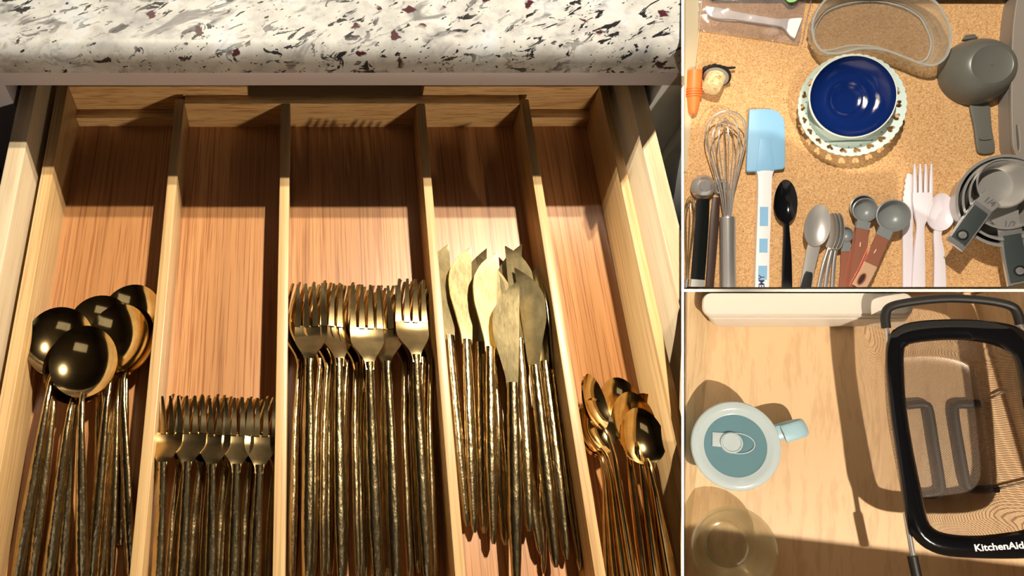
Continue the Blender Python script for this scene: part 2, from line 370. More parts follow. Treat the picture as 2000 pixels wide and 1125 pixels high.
# ------------------------------------------------------------------ left: counter, cabinet, drawer, tray
def box_obj(name, dims, mat, parent=None, bevel=0.001, clip=False):
    o = MB().box(*dims).build(name, mat, parent, bevel=bevel, ang=50)
    if clip: clip_right(o)
    return o
ct = MB()
prof = []
for k in range(9):
    a = k / 8 * math.pi / 2; prof.append((-0.048 + 0.009 - 0.009 * math.cos(a), 0.147 - 0.009 + 0.009 * math.sin(a)))
prof = [(0.55, 0.119), (-0.045, 0.119), (-0.048, 0.122)] + prof + [(0.55, 0.147)]
ct.loft([[(x, y, z) for y, z in prof] for x in (-0.75, 0.75)])
o = clip_right(ct.build('granite_countertop', 'granite', ang=60)); tag(o, 'speckled white, black and burgundy granite countertop above the open drawer', 'countertop')
cab = thing('base_cabinet', (0, 0.0, -0.60), 'grey painted base cabinet under the granite countertop', 'cabinet')
def cpart(name, d, mat, clip=True, bevel=0.0008):
    d = (d[0], d[1], d[2], d[3], d[4] + 0.60, d[5] + 0.60); o = MB().box(*d).build(name, mat, cab, bevel=bevel)
    o.matrix_parent_inverse = Matrix()
    if clip:
        bpy.context.view_layer.update(); clip_right(o)
    return o
cpart('top_rail', (-0.75, 0.75, -0.028, -0.008, 0.0855, 0.119), 'cabinet_grey')
cpart('stile', (-0.275, -0.234, -0.0275, -0.008, -0.60, 0.0855), 'cabinet_grey')
cpart('stile', (0.2764, 0.3105, -0.0275, -0.008, -0.60, 0.0855), 'cabinet_blue_grey_lit')
cpart('door', (0.3125, 0.75, -0.034, -0.014, -0.60, 0.0855), 'cabinet_blue_grey_lit')
cpart('door', (-0.75, -0.277, -0.034, -0.014, -0.60, 0.0855), 'cabinet_grey')
cpart('side_panel', (-0.30, -0.29, -0.008, 0.54, -0.60, 0.119), 'dark_interior')
cpart('side_panel', (0.335, 0.345, -0.008, 0.54, -0.60, 0.119), 'dark_interior')
cpart('back_panel', (-0.29, 0.335, 0.53, 0.54, -0.60, 0.119), 'dark_interior')

dr = thing('wooden_drawer', (0, 0, -0.030), 'open light wood drawer holding the bamboo cutlery tray', 'drawer')
def dpart(name, d, mat, bevel=0.001):
    o = MB().box(d[0], d[1], d[2], d[3], d[4] + 0.03, d[5] + 0.03).build(name, mat, dr, bevel=bevel)
    bpy.context.view_layer.update(); return clip_right(o)
dpart('drawer_side', (-0.2306, -0.2168, -0.47, 0.10, -0.03, 0.066), 'drawer_side_wood')
dpart('drawer_side', (0.2600, 0.2735, -0.47, 0.10, -0.03, 0.066), 'drawer_side_wood')
dpart('drawer_back', (-0.2168, 0.2600, 0.088, 0.10, -0.03, 0.060), 'drawer_side_wood')
dpart('drawer_bottom', (-0.2168, 0.2600, -0.46, 0.088, -0.03, -0.024), 'drawer_floor_wood')
dpart('drawer_front', (-0.25, 0.30, -0.49, -0.47, -0.05, 0.035), 'cabinet_grey')

tr = thing('cutlery_tray', (0, 0, -0.023), 'expandable bamboo cutlery tray with five long compartments', 'tray')
def tpart(name, d, mat, bevel=0.0007):
    o = MB().box(d[0], d[1], d[2], d[3], d[4] + 0.023, d[5] + 0.023).build(name, mat, tr, bevel=bevel)
    bpy.context.view_layer.update(); return clip_right(o)
FR = -0.455
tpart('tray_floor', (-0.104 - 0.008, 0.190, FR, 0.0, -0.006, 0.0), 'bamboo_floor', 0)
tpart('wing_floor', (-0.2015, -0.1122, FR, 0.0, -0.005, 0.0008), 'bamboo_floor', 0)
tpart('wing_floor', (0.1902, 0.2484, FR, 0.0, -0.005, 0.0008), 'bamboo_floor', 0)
tpart('divider', (-0.1120, -0.1040, FR, 0.004, 0.0, 0.0325), 'bamboo_wall')
tpart('divider', (-0.0215, -0.0135, FR, 0.0, 0.0, 0.031), 'bamboo_wall')
tpart('divider', (0.0945, 0.1015, FR, 0.0, 0.0, 0.031), 'bamboo_wall')
tpart('divider', (0.1828, 0.1900, FR, 0.004, 0.0, 0.0325), 'bamboo_wall')
tpart('back_wall', (-0.1040, 0.1828, 0.0, 0.009, -0.006, 0.031), 'bamboo_cross')
tpart('wing_side', (-0.2110, -0.2015, FR, 0.022, -0.023, 0.042), 'bamboo_wall')
tpart('wing_side', (0.2484, 0.2556, FR, 0.022, -0.023, 0.042), 'bamboo_wall')
tpart('wing_back', (-0.2015, -0.050, 0.0095, 0.021, -0.023, 0.0415), 'bamboo_cross')
tpart('wing_back', (0.100, 0.2484, 0.0095, 0.021, -0.023, 0.0415), 'bamboo_cross')
tpart('front_wall', (-0.2015, 0.2484, FR - 0.009, FR, -0.02, 0.031), 'bamboo_cross')
# low lip of the wings, with its groove line
tpart('wing_lip', (-0.2015, -0.1120, 0.0, 0.0095, -0.006, 0.0125), 'bamboo_cross')
tpart('wing_lip', (0.1900, 0.2484, 0.0, 0.0095, -0.006, 0.0125), 'bamboo_cross')

# --- gold cutlery: meshes (tail at y = 0, tip at y = L)
def handle_mesh(name, L, tab, flat, zt, n=12, m=30):
    mb = MB(); path = []; rad = []
    for i in range(m + 1):
        t = i / m; path.append((0, L * t, interp(zt, t))); rad.append(interp(tab, t))
    mb.tube(path, rad, n, flat, up=(0, 0, 1)); return mb.mesh(name, ang=70)
def fork_meshes(L, W, hl, tl, nt_):
    HT = [(0, 0.0024), (0.02, 0.0036), (0.25, 0.0047), (0.55, 0.0043), (0.85, 0.0034), (1, 0.0030)]
    hm = handle_mesh('fork_handle', L - hl + 0.006, HT, 0.62, [(0, 0), (0.7, 0.002), (1, 0.0055)])
    mb = MB(); y0 = L - hl; y1 = L - tl
    def zc(y): return interp([(0, 0.0065), (0.15, 0.0052), (0.3, 0.0018), (0.42, -0.0008), (0.55, -0.0012), (0.7, 0.0002), (0.85, 0.0028), (1, 0.0064)], (y - y0) / hl)
    top = []
    for i in range(12):
        t = i / 11; y = lerp(y0, y1, t); w = lerp(0.0030, W / 2, sstep(0.08, 0.72, t))
        top.append([(k * w, y, zc(y) - 0.0014 * (1 - k * k) * t) for k in (-1, -0.6, -0.2, 0.2, 0.6, 1)])
    mb.slab(top, (0, 0, -0.0017))
    pitch = W / nt_; tw = pitch * 0.74
    for q in range(nt_):
        xc = (q - (nt_ - 1) / 2) * (W - tw) / (nt_ - 1); top = []
        for i in range(9):
            t = i / 8; y = lerp(y1 - 0.001, L - 0.001 * abs(xc) / W, t); w = tw / 2 * lerp(1.0, 0.40, t ** 1.3)
            top.append([(xc * (1 - 0.07 * t) + k * w, y, zc(y)) for k in (-1, 0, 1)])
        mb.slab(top, (0, 0, -0.0016))
    return mb.mesh('fork_head', ang=50), hm
def bowl_mesh(name, a, b2, d, cy, th=0.0013, n=40, egg=0.0):
    mb = MB(); rings_t = []; rings_b = []
    for i in range(11):
        r = i / 10
        rt = []; rb = []
        for k in range(n):
            ph = 2 * math.pi * k / n; x = a * r * math.cos(ph) * (1 - egg * math.sin(ph)); y = b2 * r * math.sin(ph)
            z = -d * (1 - r ** 2.3); rt.append((x, cy + y, z)); rb.append((x * (1 + 0.012), cy + y * 1.012, z - th))
        rings_t.append(rt); rings_b.append(rb)
    mb.loft(rings_t[1:][::-1] , False, True); o = len(mb.v)
    mb.loft(rings_b[1:], True, False)
    # rim
    mb.loft([rings_t[-1], rings_b[-1]], False, False)
    me = mb.mesh(name, ang=60)
    return me
def spoon_meshes(L, a, b2, d, egg=0.0, hw=1.0):
    HT = [(0, 0.0020), (0.02, 0.0034), (0.25, 0.0046), (0.6, 0.0036), (0.9, 0.0022), (1, 0.0020)]
    HT = [(t, r * hw) for t, r in HT]
    hm = handle_mesh('spoon_handle', L - 2 * b2 + 0.004, HT, 0.62, [(0, -0.004), (0.8, 0.004), (0.95, 0.003), (1, -0.001)])
    return bowl_mesh('spoon_bowl', a, b2, d, L - b2, egg=egg), hm
def knife_meshes(L, bl, W):
    HT = [(0, 0.0012), (0.03, 0.0028), (0.35, 0.0048), (0.8, 0.0042), (1, 0.0038)]
    hm = handle_mesh('knife_handle', L - bl + 0.004, HT, 0.66, [(0, 0), (1, 0)])
    mb = MB(); top = []
    for i in range(22):
        t = i / 21; y = lerp(L - bl, L, t)
        xr = interp([(0, 0.0036), (0.12, 0.0044), (0.8, 0.0062), (1, 0.0068)], t)
        wd = interp([(0, 0.0076), (0.10, 0.0090), (0.28, 0.0135), (0.45, 0.0180), (0.6, 0.0195), (0.72, 0.0185), (0.84, 0.0140), (0.93, 0.0075), (1, 0.0006)], t) * W
        top.append([(xr - wd * k, y, 0.0009 * (1 - k)) for k in (0, 0.3, 0.7, 1)])
    mb.slab(top, (0, 0, -0.0012)); return mb.mesh('knife_blade', ang=50), hm

def lay(name, meshes, mats, partnames, L, tip, bot, h0, h1, roll, label, cat, group):
    T = at(tip[0], tip[1], h1); B = at(bot[0], bot[1], h0); y = (T - B).normalized()
    x = y.cross(Vector((0, 0, 1))).normalized(); z = x.cross(y)
    M = Matrix(((x.x, y.x, z.x, 0), (x.y, y.y, z.y, 0), (x.z, y.z, z.z, 0), (0, 0, 0, 1)))
    M = Matrix.Translation(T - y * L) @ M @ Matrix.Rotation(R(roll), 4, 'Y')
    t = thing(name, M, label, cat, group)
    for me, mt, pn in zip(meshes, mats, partnames): link(pn, me, mt, t)
    return t

# soup spoons in the leftmost compartment: (tip px, point on the handle px, height at handle, height at tip, roll, words)
SS = spoon_meshes(0.195, 0.0245, 0.0265, 0.0085)
rows = [((258, 556), (228, 1125), .006, .012, -8, 'dark soup spoon with the farthest bowl, beside the divider'),
        ((196, 577), (196, 1125), .006, .015, 4, 'soup spoon whose bowl peeks out between the two rear bowls'),
        ((252, 606), (188, 1125), .008, .014, -26, 'soup spoon nested lowest in the right stack of the spoon compartment'),
        ((248, 602), (208, 1125), .009, .019, -23, 'soup spoon in the middle of the right stack of the spoon compartment'),
        ((243, 598), (250, 1125), .012, .024, -19, 'soup spoon second from top of the right stack in the spoon compartment'),
        ((236, 594), (172, 1125), .015, .029, -14, 'dark soup spoon on top of the right stack of bowls'),
        ((130, 606), (40, 1125), .007, .018, 14, 'soup spoon lowest of the left pair against the tray side'),
        ((129, 603), (62, 1125), .010, .023, 12, 'soup spoon second from below in the left stack of bowls'),
        ((128, 600), (30, 1125), .013, .029, 10, 'dark soup spoon on top of the left stack of bowls'),
        ((160, 650), (92, 1125), .010, .031, 2, 'soup spoon just beneath the front mirror-bright soup spoon'),
        ((166, 644), (118, 1125), .008, .027, -3, 'soup spoon third from the top in the front stack of bowls'),
        ((163, 636), (158, 1125), .016, .037, 0, 'front soup spoon with a mirror-bright bowl facing up, topmost of all')]
for i, (tp, bp, h0, h1, rl, lb) in enumerate(rows):
    lay('soup_spoon', SS, ('gold_polished', 'gold_hammered'), ('bowl', 'handle'), 0.195, tp, bp, h0, h1, rl, 'gold ' + lb, 'spoon', 'gold soup spoons in the left compartment')

# salad forks
SF = fork_meshes(0.172, 0.0225, 0.052, 0.024, 4)
n = 14
for i in range(n):
    x = lerp(330, 528, i / (n - 1)); flat = i in (0, 3, 6, 9, 12)
    lb = 'gold salad fork, %s from the left in the short-fork compartment, %s' % (ORD[i], 'lying flat on top' if flat else 'standing on its edge')
    bx = lerp(312, 522, i / (n - 1)) + rnd.uniform(-9, 9)
    lay('salad_fork', SF, ('gold_tine', 'gold_hammered'), ('head', 'handle'), 0.172, (x, 780 + rnd.uniform(-4, 5)), (bx, 1125), .008 + (0.009 if flat else 0), .026 if flat else .0135,
        (-8 if i == 0 else rnd.uniform(-8, 8)) if flat else rnd.choice((40, 46, 52)), lb, 'fork', 'gold salad forks in the second compartment')
# dinner forks
DF = fork_meshes(0.212, 0.0245, 0.066, 0.031, 4)
n = 20; TOPF = {2: (608, .0255, -9, 600), 6: (655, .0225, 16, 668), 11: (713, .0315, 4, 738), 14: (752, .0245, -14, 772), 17: (800, .0285, 7, 836)}
for i in range(n):
    flat = i in TOPF; bx = lerp(574, 856, i / (n - 1)) + rnd.uniform(-11, 11)
    lb = 'gold dinner fork, %s from the left in the middle compartment, %s' % (ORD[i], 'lying flat on top' if flat else 'standing on its edge')
    if flat: x, ht, rl, bx = TOPF[i]
    else: x, ht, rl = lerp(577, 822, i / (n - 1)), .0135, rnd.choice((44, 50, 56))
    lay('dinner_fork', DF, ('gold_tine', 'gold_hammered'), ('head', 'handle'), 0.212, (x, (557 if flat else 566) + rnd.uniform(-9, 8)), (bx, 1125), .008 + (0.010 if flat else 0), ht, rl, lb, 'fork', 'gold dinner forks in the middle compartment')
# table knives: tip px, tail px, heights, roll
KN = knife_meshes(0.222, 0.085, 1.0)
kn = [((862, 474), (920, 1105), .006, .010, 26, 'pressed against the left divider'), ((905, 480), (926, 1022), .008, .013, 20, 'second from the left, blade tip high'),
      ((934, 487), (945, 1020), .005, .008, -18, 'half hidden, third blade tip from left'), ((955, 490), (964, 1058), .012, .020, 17, 'broad blade left of the gap'),
      ((948, 500), (985, 1030), .006, .010, 164, 'serrated edge turned right in the left cluster'), ((1003, 478), (1000, 1040), .005, .007, -20, 'blade tip farthest back on the right side'),
      ((962, 510), (1048, 1028), .009, .014, 200, 'serrated back crossing under the front knife'), ((1003, 480), (1036, 1068), .011, .013, 162, 'behind the front knife, leaning right'),
      ((997, 547), (1008, 1125), .017, .030, -13, 'frontmost and topmost with the widest blade'), ((1022, 522), (1083, 1082), .012, .019, 158, 'blade overlapping to the right of the front knife'),
      ((1040, 518), (1106, 1080), .008, .012, -24, 'second from the right divider'), ((1056, 535), (1130, 1085), .012, .012, 82, 'standing on edge beside the right divider'),
      ((1050, 545), (1060, 1035), .005, .007, 70, 'on edge under the right cluster')]
for tp, bp, h0, h1, rl, lb in kn:
    lay('table_knife', KN, ('gold_blade', 'gold_hammered'), ('blade', 'handle'), 0.222, tp, bp, h0, h1, rl, 'gold table knife in the knife compartment, ' + lb, 'knife', 'gold table knives in the fourth compartment')
# teaspoons
TS = spoon_meshes(0.150, 0.0150, 0.0200, 0.0065, 0.12, 0.85)
ts = [((1156, 785), (1192, 1125), .006, .012, 30, 'lowest of the stacked bowls against the divider'), ((1153, 780), (1206, 1125), .009, .017, 26, 'second of the stacked bowls against the divider'),
      ((1158, 777), (1224, 1125), .012, .021, 22, 'third of the stacked bowls against the divider'), ((1203, 737), (1262, 1125), .005, .008, -10, 'dark bowl farthest back under the others'),
      ((1252, 768), (1300, 1125), .006, .012, -34, 'dark bowl leaning on the right tray side'), ((1228, 765), (1284, 1125), .009, .017, -8, 'bowl tucked behind the bright front teaspoon'),
      ((1150, 730), (1236, 1085), .016, .030, 40, 'tilted bowl lying topmost at the left'), ((1243, 796), (1312, 1125), .013, .024, -6, 'bright front bowl facing up')]
for tp, bp, h0, h1, rl, lb in ts:
    t = lay('teaspoon', TS, ('gold_polished', 'gold_polished'), ('bowl', 'handle'), 0.150, tp, bp, h0, h1, rl, 'gold teaspoon in the right compartment, ' + lb, 'spoon', 'gold teaspoons in the right compartment')

# ------------------------------------------------------------------ right, both drawers: helpers in drawer coordinates
def rth(P, name, base, label, cat, group=None):
    t = thing(name, P.M @ Matrix.Translation(base), label, cat, group); t['_b'] = 0
    del t['_b']; ORG[t.name] = Vector(base); return t
ORG = {}
def rb(mb, name, mat, t, root=None, **kw):
    return mb.build(name, mat, t, origin=ORG[(root or t).name], **kw)
def ring(P, pts, h): return [P.loc(x, y, h) for x, y in pts]
def prism(P, pts, h0, h1, ref=None):       # outline read at height ref, walls perpendicular to the drawer floor
    r = ring(P, pts, h1 if ref is None else ref)
    return MB().loft([[Vector((p.x, p.y, h0)) for p in r], [Vector((p.x, p.y, h1)) for p in r]])
def smooth_px(pts, n): return [(p.x, p.y) for p in spline([(x, y) for x, y in pts], n, True)]
def inset(pts, d):                         # inset a closed pixel outline
    n = len(pts); out = []; A = sum(pts[i][0] * pts[(i + 1) % n][1] - pts[(i + 1) % n][0] * pts[i][1] for i in range(n)); s = 1 if A > 0 else -1
    for i in range(n):
        a = Vector(pts[i - 1]); c2 = Vector(pts[(i + 1) % n]); t = (c2 - a); t.normalize(); out.append((pts[i][0] - t.y * d * s, pts[i][1] + t.x * d * s))
    return out
SQ = 0.94                                  # slight oval of the round things

# ------------------------------------------------------------------ top right: cork-lined drawer
P = TOPD
def U(px, py, h=0): return P.loc(px, py, h)
t = rth(P, 'cork_lined_drawer', U(1668, 282, -0.02), 'cream drawer lined with a speckled cork sheet', 'drawer')
rb(prism(P, [(1336, -90), (2090, -90), (2110, 566), (1336, 566)], -0.010, -0.003, 0), 'drawer_bottom', 'cream_wood', t, smooth=False)
rb(prism(P, [(1374, -14), (2090, -14), (2100, 565.5), (1337, 565.5), (1337, 335), (1369, 40)], -0.003, 0.0, 0), 'cork_liner', 'cork', t, smooth=False)
q = [U(1373, -40), U(1338, 335), U(1336.5, 330, 0.02), U(1338, -40, 0.05)]
mb = MB(); a0, a1 = U(1375, -60, 0), U(1341, 335, 0); b0, b1 = U(1340, -60, 0.03), U(1337, 335, 0.004)
mb.loft([[a0, b0, Vector((b0.x - 0.004, b0.y, -0.01)), Vector((a0.x, a0.y, -0.01))], [a1, b1, Vector((b1.x - 0.001, b1.y, -0.01)), Vector((a1.x, a1.y, -0.01))]])
rb(mb, 'drawer_side', 'cream_wood', t, smooth=False)
rb(prism(P, [(1372, -14), (2090, -14), (2090, -34), (1372, -34)], -0.01, 0.075, 0), 'drawer_back', 'brown_black', t, smooth=False)  # back wall's shade put into its colour, brown-black instead of cream
rb(prism(P, [(2072, -14), (2092, -14), (2100, 562), (2080, 562)], -0.01, 0.06, 0), 'drawer_side', 'cream_wood', t, smooth=False)

# kidney dish
kid = [(1598, 13), (1585, 43), (1586, 74), (1598, 96), (1615, 106), (1642, 106), (1682, 97), (1725, 100), (1766, 114), (1799, 127), (1826, 129), (1848, 114), (1859, 87), (1859, 60), (1846, 27), (1826, 0), (1782, -23), (1725, -33), (1665, -27), (1621, -10)]
kp = smooth_px(kid, 144); base = U(1722, 50, 0); HD = 0.036
t = rth(P, 'kidney_dish', base, 'clear glass kidney-shaped dish with a fluted edge', 'dish')
def kring(d, h, fl=0.0):
    q = inset(kp, d); q2 = inset(kp, d + fl); return ring(P, [(q if (i // 2) % 2 else q2)[i] for i in range(len(q))], h)
lean = U(1722, 50, HD) - U(1722, 50, 0)
def kr(d, h, fl=0.0):                       # rim outline at the rim height, carried straight down to h
    r = kring(d, HD, fl); return [Vector((p.x, p.y, h)) for p in r]
mb = MB(); mb.loft([kr(12, 0.0, 1.5), kr(3, 0.014, 2.2), kr(0, HD - 0.006, 1.2), kr(0.5, HD, 0.3), kr(5, HD, 0), kr(7, HD - 0.006, 0), kr(15, 0.012, 0), kr(20, 0.005, 0)])
rb(mb, 'glass_body', 'clear_glass', t, ang=30)
mb = MB(); mb.loft([kr(1, HD - 0.002), kr(0.5, HD + 0.001), kr(4.5, HD + 0.001), kr(5, HD - 0.002)], closed=True); rb(mb, 'rim', 'glass_highlight', t)
mb = MB(); mb.tube(kr(21, 0.0055), 0.0011, 6, closed=True); rb(mb, 'base_glint', 'glass_highlight', t)  # milky tube drawn as a highlight around the inner base
mb = MB(); mb.tube(kr(13, 0.0015), 0.0013, 6, closed=True); rb(mb, 'foot_glint', 'glass_highlight', t)  # milky tube drawn as a highlight around the foot

# lace plate + blue bowl
HP = 0.033; c = U(1663, 205, HP); Rr = 0.0815; base = Vector((c.x, c.y, 0))
t = rth(P, 'lace_plate', base, 'pale mint ceramic plate with heart-pierced scalloped rim under the blue bowl', 'plate')
outer = []; nb = 44
for k in range(264):
    ph = 2 * math.pi * k / 264; r = Rr * (1 - 0.016 + 0.016 * abs(math.cos(ph * nb / 2))); outer.append((r * math.cos(ph) * SQ, r * math.sin(ph)))
sps = [outer, [(0.70 * Rr * math.cos(2 * math.pi * k / 72) * SQ, 0.70 * Rr * math.sin(2 * math.pi * k / 72)) for k in range(72)]]
nh = 22
for k in range(nh):
    ph = 2 * math.pi * k / nh; rc = Rr * 0.875; hp = []
    for j in range(14):
        a = 2 * math.pi * j / 14; hx = 16 * math.sin(a) ** 3; hy = 13 * math.cos(a) - 5 * math.cos(2 * a) - 2 * math.cos(3 * a) - math.cos(4 * a)
        s = 0.00037; rr_ = rc + hy * s; tt = hx * s; hp.append(((rr_ * math.cos(ph) - tt * math.sin(ph)) * SQ, rr_ * math.sin(ph) + tt * math.cos(ph)))
    sps.append(hp)
    ph += math.pi / nh; rc = Rr * 0.795; sps.append([((rc + 0.0022 * math.cos(a)) * math.cos(ph) * SQ - 0.0022 * math.sin(a) * math.sin(ph), (rc + 0.0022 * math.cos(a)) * math.sin(ph) + 0.0022 * math.sin(a) * math.cos(ph)) for a in [2 * math.pi * j / 3 for j in range(3)]])
me = flat_curve(sps, 0.0012)
for v_ in me.vertices:
    r = math.hypot(v_.co.x / SQ, v_.co.y); v_.co.z += lerp(0.017, HP, max(0, (r / Rr - 0.70) / 0.30))
link('pierced_rim', me, 'lace_ceramic', t)
mb = MB(); mb.lathe([(0.03, 0.0), (0.034, 0.0), (0.036, 0.006), (0.060, 0.0172), (0.0570, 0.0182), (0.03, 0.0095), (0.001, 0.009)], 64, SQ, 1, base); rb(mb, 'plate_well', 'lace_ceramic', t)
HB = 0.050; c = U(1664, 189, HB); Rb = 0.0655; bb = Vector((c.x, c.y, 0.011))
t = rth(P, 'blue_bowl', bb, 'cobalt blue glazed bowl with cream rim set in the lace plate', 'bowl')
mb = MB(); mb.lathe([(0.020, 0), (0.026, 0.0), (0.027, 0.004), (0.044, 0.011), (0.060, 0.026), (Rb, HB - 0.009), (Rb - 0.001, HB - 0.0075), (Rb - 0.0025, HB - 0.0085), (0.0590, 0.0262), (0.0435, 0.0120), (0.02, 0.004), (0.001, 0.004)], 80, SQ, 1, bb); rb(mb, 'outside', 'rim_cream', t)
mb = MB(); mb.lathe([(Rb - 0.0024, HB - 0.0078), (0.0595, 0.0345), (0.053, 0.0280), (0.045, 0.0235), (0.040, 0.0220), (0.036, 0.0218), (0.033, 0.0228), (0.031, 0.0230), (0.027, 0.0205), (0.0245, 0.0198), (0.0225, 0.0212), (0.0205, 0.0198), (0.010, 0.0190), (0.0005, 0.0188)], 80, SQ, 1, bb, cap0=False); rb(mb, 'glaze', 'blue_glaze', t)

# upturned grey cup
c = U(1901, 143, 0); base = Vector(c); Rc = 0.0505
t = rth(P, 'measuring_cup', base, 'dark grey plastic measuring cup turned upside down', 'cup')
mb = MB(); mb.lathe([(Rc - 0.002, 0.0), (Rc + 0.001, 0.0), (Rc + 0.001, 0.004), (Rc, 0.012), (Rc - 0.004, 0.026), (Rc - 0.012, 0.040), (Rc - 0.0185, 0.0465), (Rc - 0.022, 0.048), (Rc - 0.0235, 0.0472), (0.006, 0.0468), (0.002, 0.0468)], 72, 0.97, 1, base); rb(mb, 'cup_body', 'cup_grey', t)
mb = MB(); mb.lathe([(0.0022, 0.0466), (0.0018, 0.0478), (0.0003, 0.048)], 12, 1, 1, base); rb(mb, 'centre_nub', 'cup_grey', t)
hd = smooth_px([(1896, 195), (1930, 195), (1938, 250), (1944, 285), (1942, 296), (1932, 300), (1918, 300), (1910, 293), (1904, 250)], 40)
rb(prism(P, hd, 0.0, 0.006), 'handle', 'cup_grey', t, bevel=0.0012)
ch_ = [o for o in C.objects if o.parent == t and o.name.startswith('handle')][0]
rb(prism(P, smooth_px([(1915, 268), (1934, 267), (1935, 272), (1916, 273)], 16), 0.006, 0.0082), 'ridge', 'cup_grey', ch_, t)
rb(prism(P, [(1880, 78), (1886, 68), (1904, 66), (1912, 74)], 0.001, 0.005), 'pour_tab', 'cup_grey', t, bevel=0.001)

# taupe container at the right edge
base = U(2030, 150, 0)
t = rth(P, 'storage_caddy', base, 'tall taupe plastic container with a slot at the right edge', 'container')
ol = smooth_px([(1994, -20), (1980, 60), (1977, 180), (1979, 270), (1984, 296), (1995, 309), (2040, 312), (2058, 290), (2058, 0), (2030, -40)], 60)
hl_ = smooth_px([(1984, 246), (1987, 243), (1990, 250), (1993, 280), (1992, 295), (1989, 296), (1986, 285)], 24)
sps = [[(U(x, y, 0.035).x, U(x, y, 0.035).y) for x, y in q] for q in (ol, hl_)]
me = flat_curve(sps, 0.0026, 0.0008); me.transform(Matrix.Translation(Vector((0, 0, 0.0316)) - base)); link('top_plate', me, 'taupe_plastic', t)
r_ = [U(x, y, 0.035) for x, y in inset(ol, 0.5)]; mb = MB(); mb.loft([[Vector((p.x, p.y, 0)) for p in r_], [Vector((p.x, p.y, 0.0285)) for p in r_]]); rb(mb, 'body', 'taupe_plastic', t)

# bag with a white plastic tool
base = U(1475, 45, 0)
t = rth(P, 'plastic_bag', base, 'crumpled clear plastic bag wrapping a white plastic tool', 'bag')
top = []
for i in range(26):
    row = []
    for j in range(16):
        s, w_ = i / 25, j / 15; px = lerp(1366, lerp(1584, 1564, w_), s); py = lerp(-30, lerp(56, 84, s), w_)
        p = U(px, py, 0.012); e = min(s, 1 - s, w_, 1 - w_); hh = 0.004 + 0.014 * sstep(0, 0.3, e) + 0.006 * noise.noise(Vector((s * 5, w_ * 4, 2.2))) + 0.003 * noise.noise(Vector((s * 13, w_ * 9, 5)))
        row.append((p.x, p.y, max(0.0015, hh)))
    top.append(row)
mb = MB(); mb.slab(top, (0, 0, -0.00025)); rb(mb, 'film', 'plastic_film', t)
e0, e1 = U(1584, 0, 0.008), U(1566, 84, 0.006)
mb = MB(); mb.tube([e0.lerp(e1, k / 10) + Vector((0, 0, 0.001 * math.sin(k * 1.7))) for k in range(11)], 0.0012, 6, 0.5); rb(mb, 'seal_edge', 'plastic_film', t)
g_ = prism(P, smooth_px([(1530, -12), (1560, -12), (1556, 1), (1540, 4)], 16), 0.0185, 0.0188); rb(g_, 'print', 'green_print', t)
base = U(1460, 35, 0)
t = rth(P, 'plastic_scraper', base, 'white plastic handled tool inside the clear bag', 'utensil')
def bar(P, pts, ws, hs, th, nst=24, crown=0.25):  # flat bar along pixel points with widths in px, heights and thickness
    k = len(pts); sp = spline([(x, y, w_) for (x, y), w_ in zip(pts, ws)], nst); hh = spline([(h, 0, 0) for h in hs], nst); top = []
    for i, s in enumerate(sp):
        a = sp[max(0, i - 1)]; c2 = sp[min(nst - 1, i + 1)]; d = Vector((c2.x - a.x, c2.y - a.y)); d.normalize(); h = hh[i].x
        row = []
        for q in (-1, -0.55, 0, 0.55, 1):
            p = P.loc(s.x + d.y * q * s.z / 2, s.y - d.x * q * s.z / 2, h); row.append((p.x, p.y, h - th * crown * q * q))
        top.append(row)
    return MB().slab(top, (0, 0, -th))
rb(bar(P, [(1379, 12), (1395, 23), (1440, 30), (1500, 40), (1540, 46)], [3, 20, 15, 13, 14], [.010] * 5, .005), 'handle', 'plastic_white', t)
rb(bar(P, [(1525, 42), (1538, 46), (1552, 52), (1560, 55)], [12, 22, 38, 42], [.0105] * 4, .004), 'flared_end', 'plastic_white', t)
rb(bar(P, [(1392, 31), (1415, 36), (1440, 38)], [4, 6, 5], [.006] * 3, .004), 'clip', 'plastic_white', t)

# cork stopper with black ornament
base = U(1399, 148, 0)
t = rth(P, 'bottle_stopper', base, 'cork bottle stopper with a black sculpted top', 'stopper')
ax = Vector((-0.38, -0.80, 0.46)).normalized(); sx_ = ax.cross(Vector((1, 0, 0))).normalized(); sy_ = ax.cross(sx_)
MX = Matrix(((sy_.x, sx_.x, ax.x), (sy_.y, sx_.y, ax.y), (sy_.z, sx_.z, ax.z)))
cc = U(1399, 149, 0.014)
mb = MB(); mb.lathe([(0.0155, 0.003), (0.0152, 0.014), (0.0140, 0.029), (0.0133, 0.0305), (0.0123, 0.031)], 32, 1, 1, cc, M=MX); rb(mb, 'cork', 'cork_pale', t)
mb = MB(); mb.lathe([(0.0195, 0.000), (0.0195, 0.0030), (0.0150, 0.0034)], 40, 1, 1, cc, M=MX); rb(mb, 'washer', 'disc_grey', t)
mb = MB(); mb.lathe([(0.0215, -0.004), (0.0225, -0.002), (0.0225, 0.0005), (0.020, 0.0012)], 40, 1, 1, cc, M=MX); rb(mb, 'collar', 'black_rubber', t)
mb = MB()
for k, (px, py, rr_) in enumerate([(1378, 134, 6), (1386, 131, 6), (1395, 129, 6), (1404, 131, 6), (1412, 134, 7), (1417, 139, 6), (1375, 141, 5), (1420, 148, 4)]):
    p = U(px, py, 0.010); mb.lathe([(rr_ / 1300 * math.sin(math.pi * q / 8), -rr_ / 1300 * math.cos(math.pi * q / 8)) for q in range(1, 8)], 12, 1.1, 0.9, p)
mb.tube([U(1408, 133, 0.012), U(1424, 133, 0.011), U(1436, 132, 0.010)], [0.0035, 0.0024, 0.0018], 8); rb(mb, 'ornament', 'black_rubber', t)

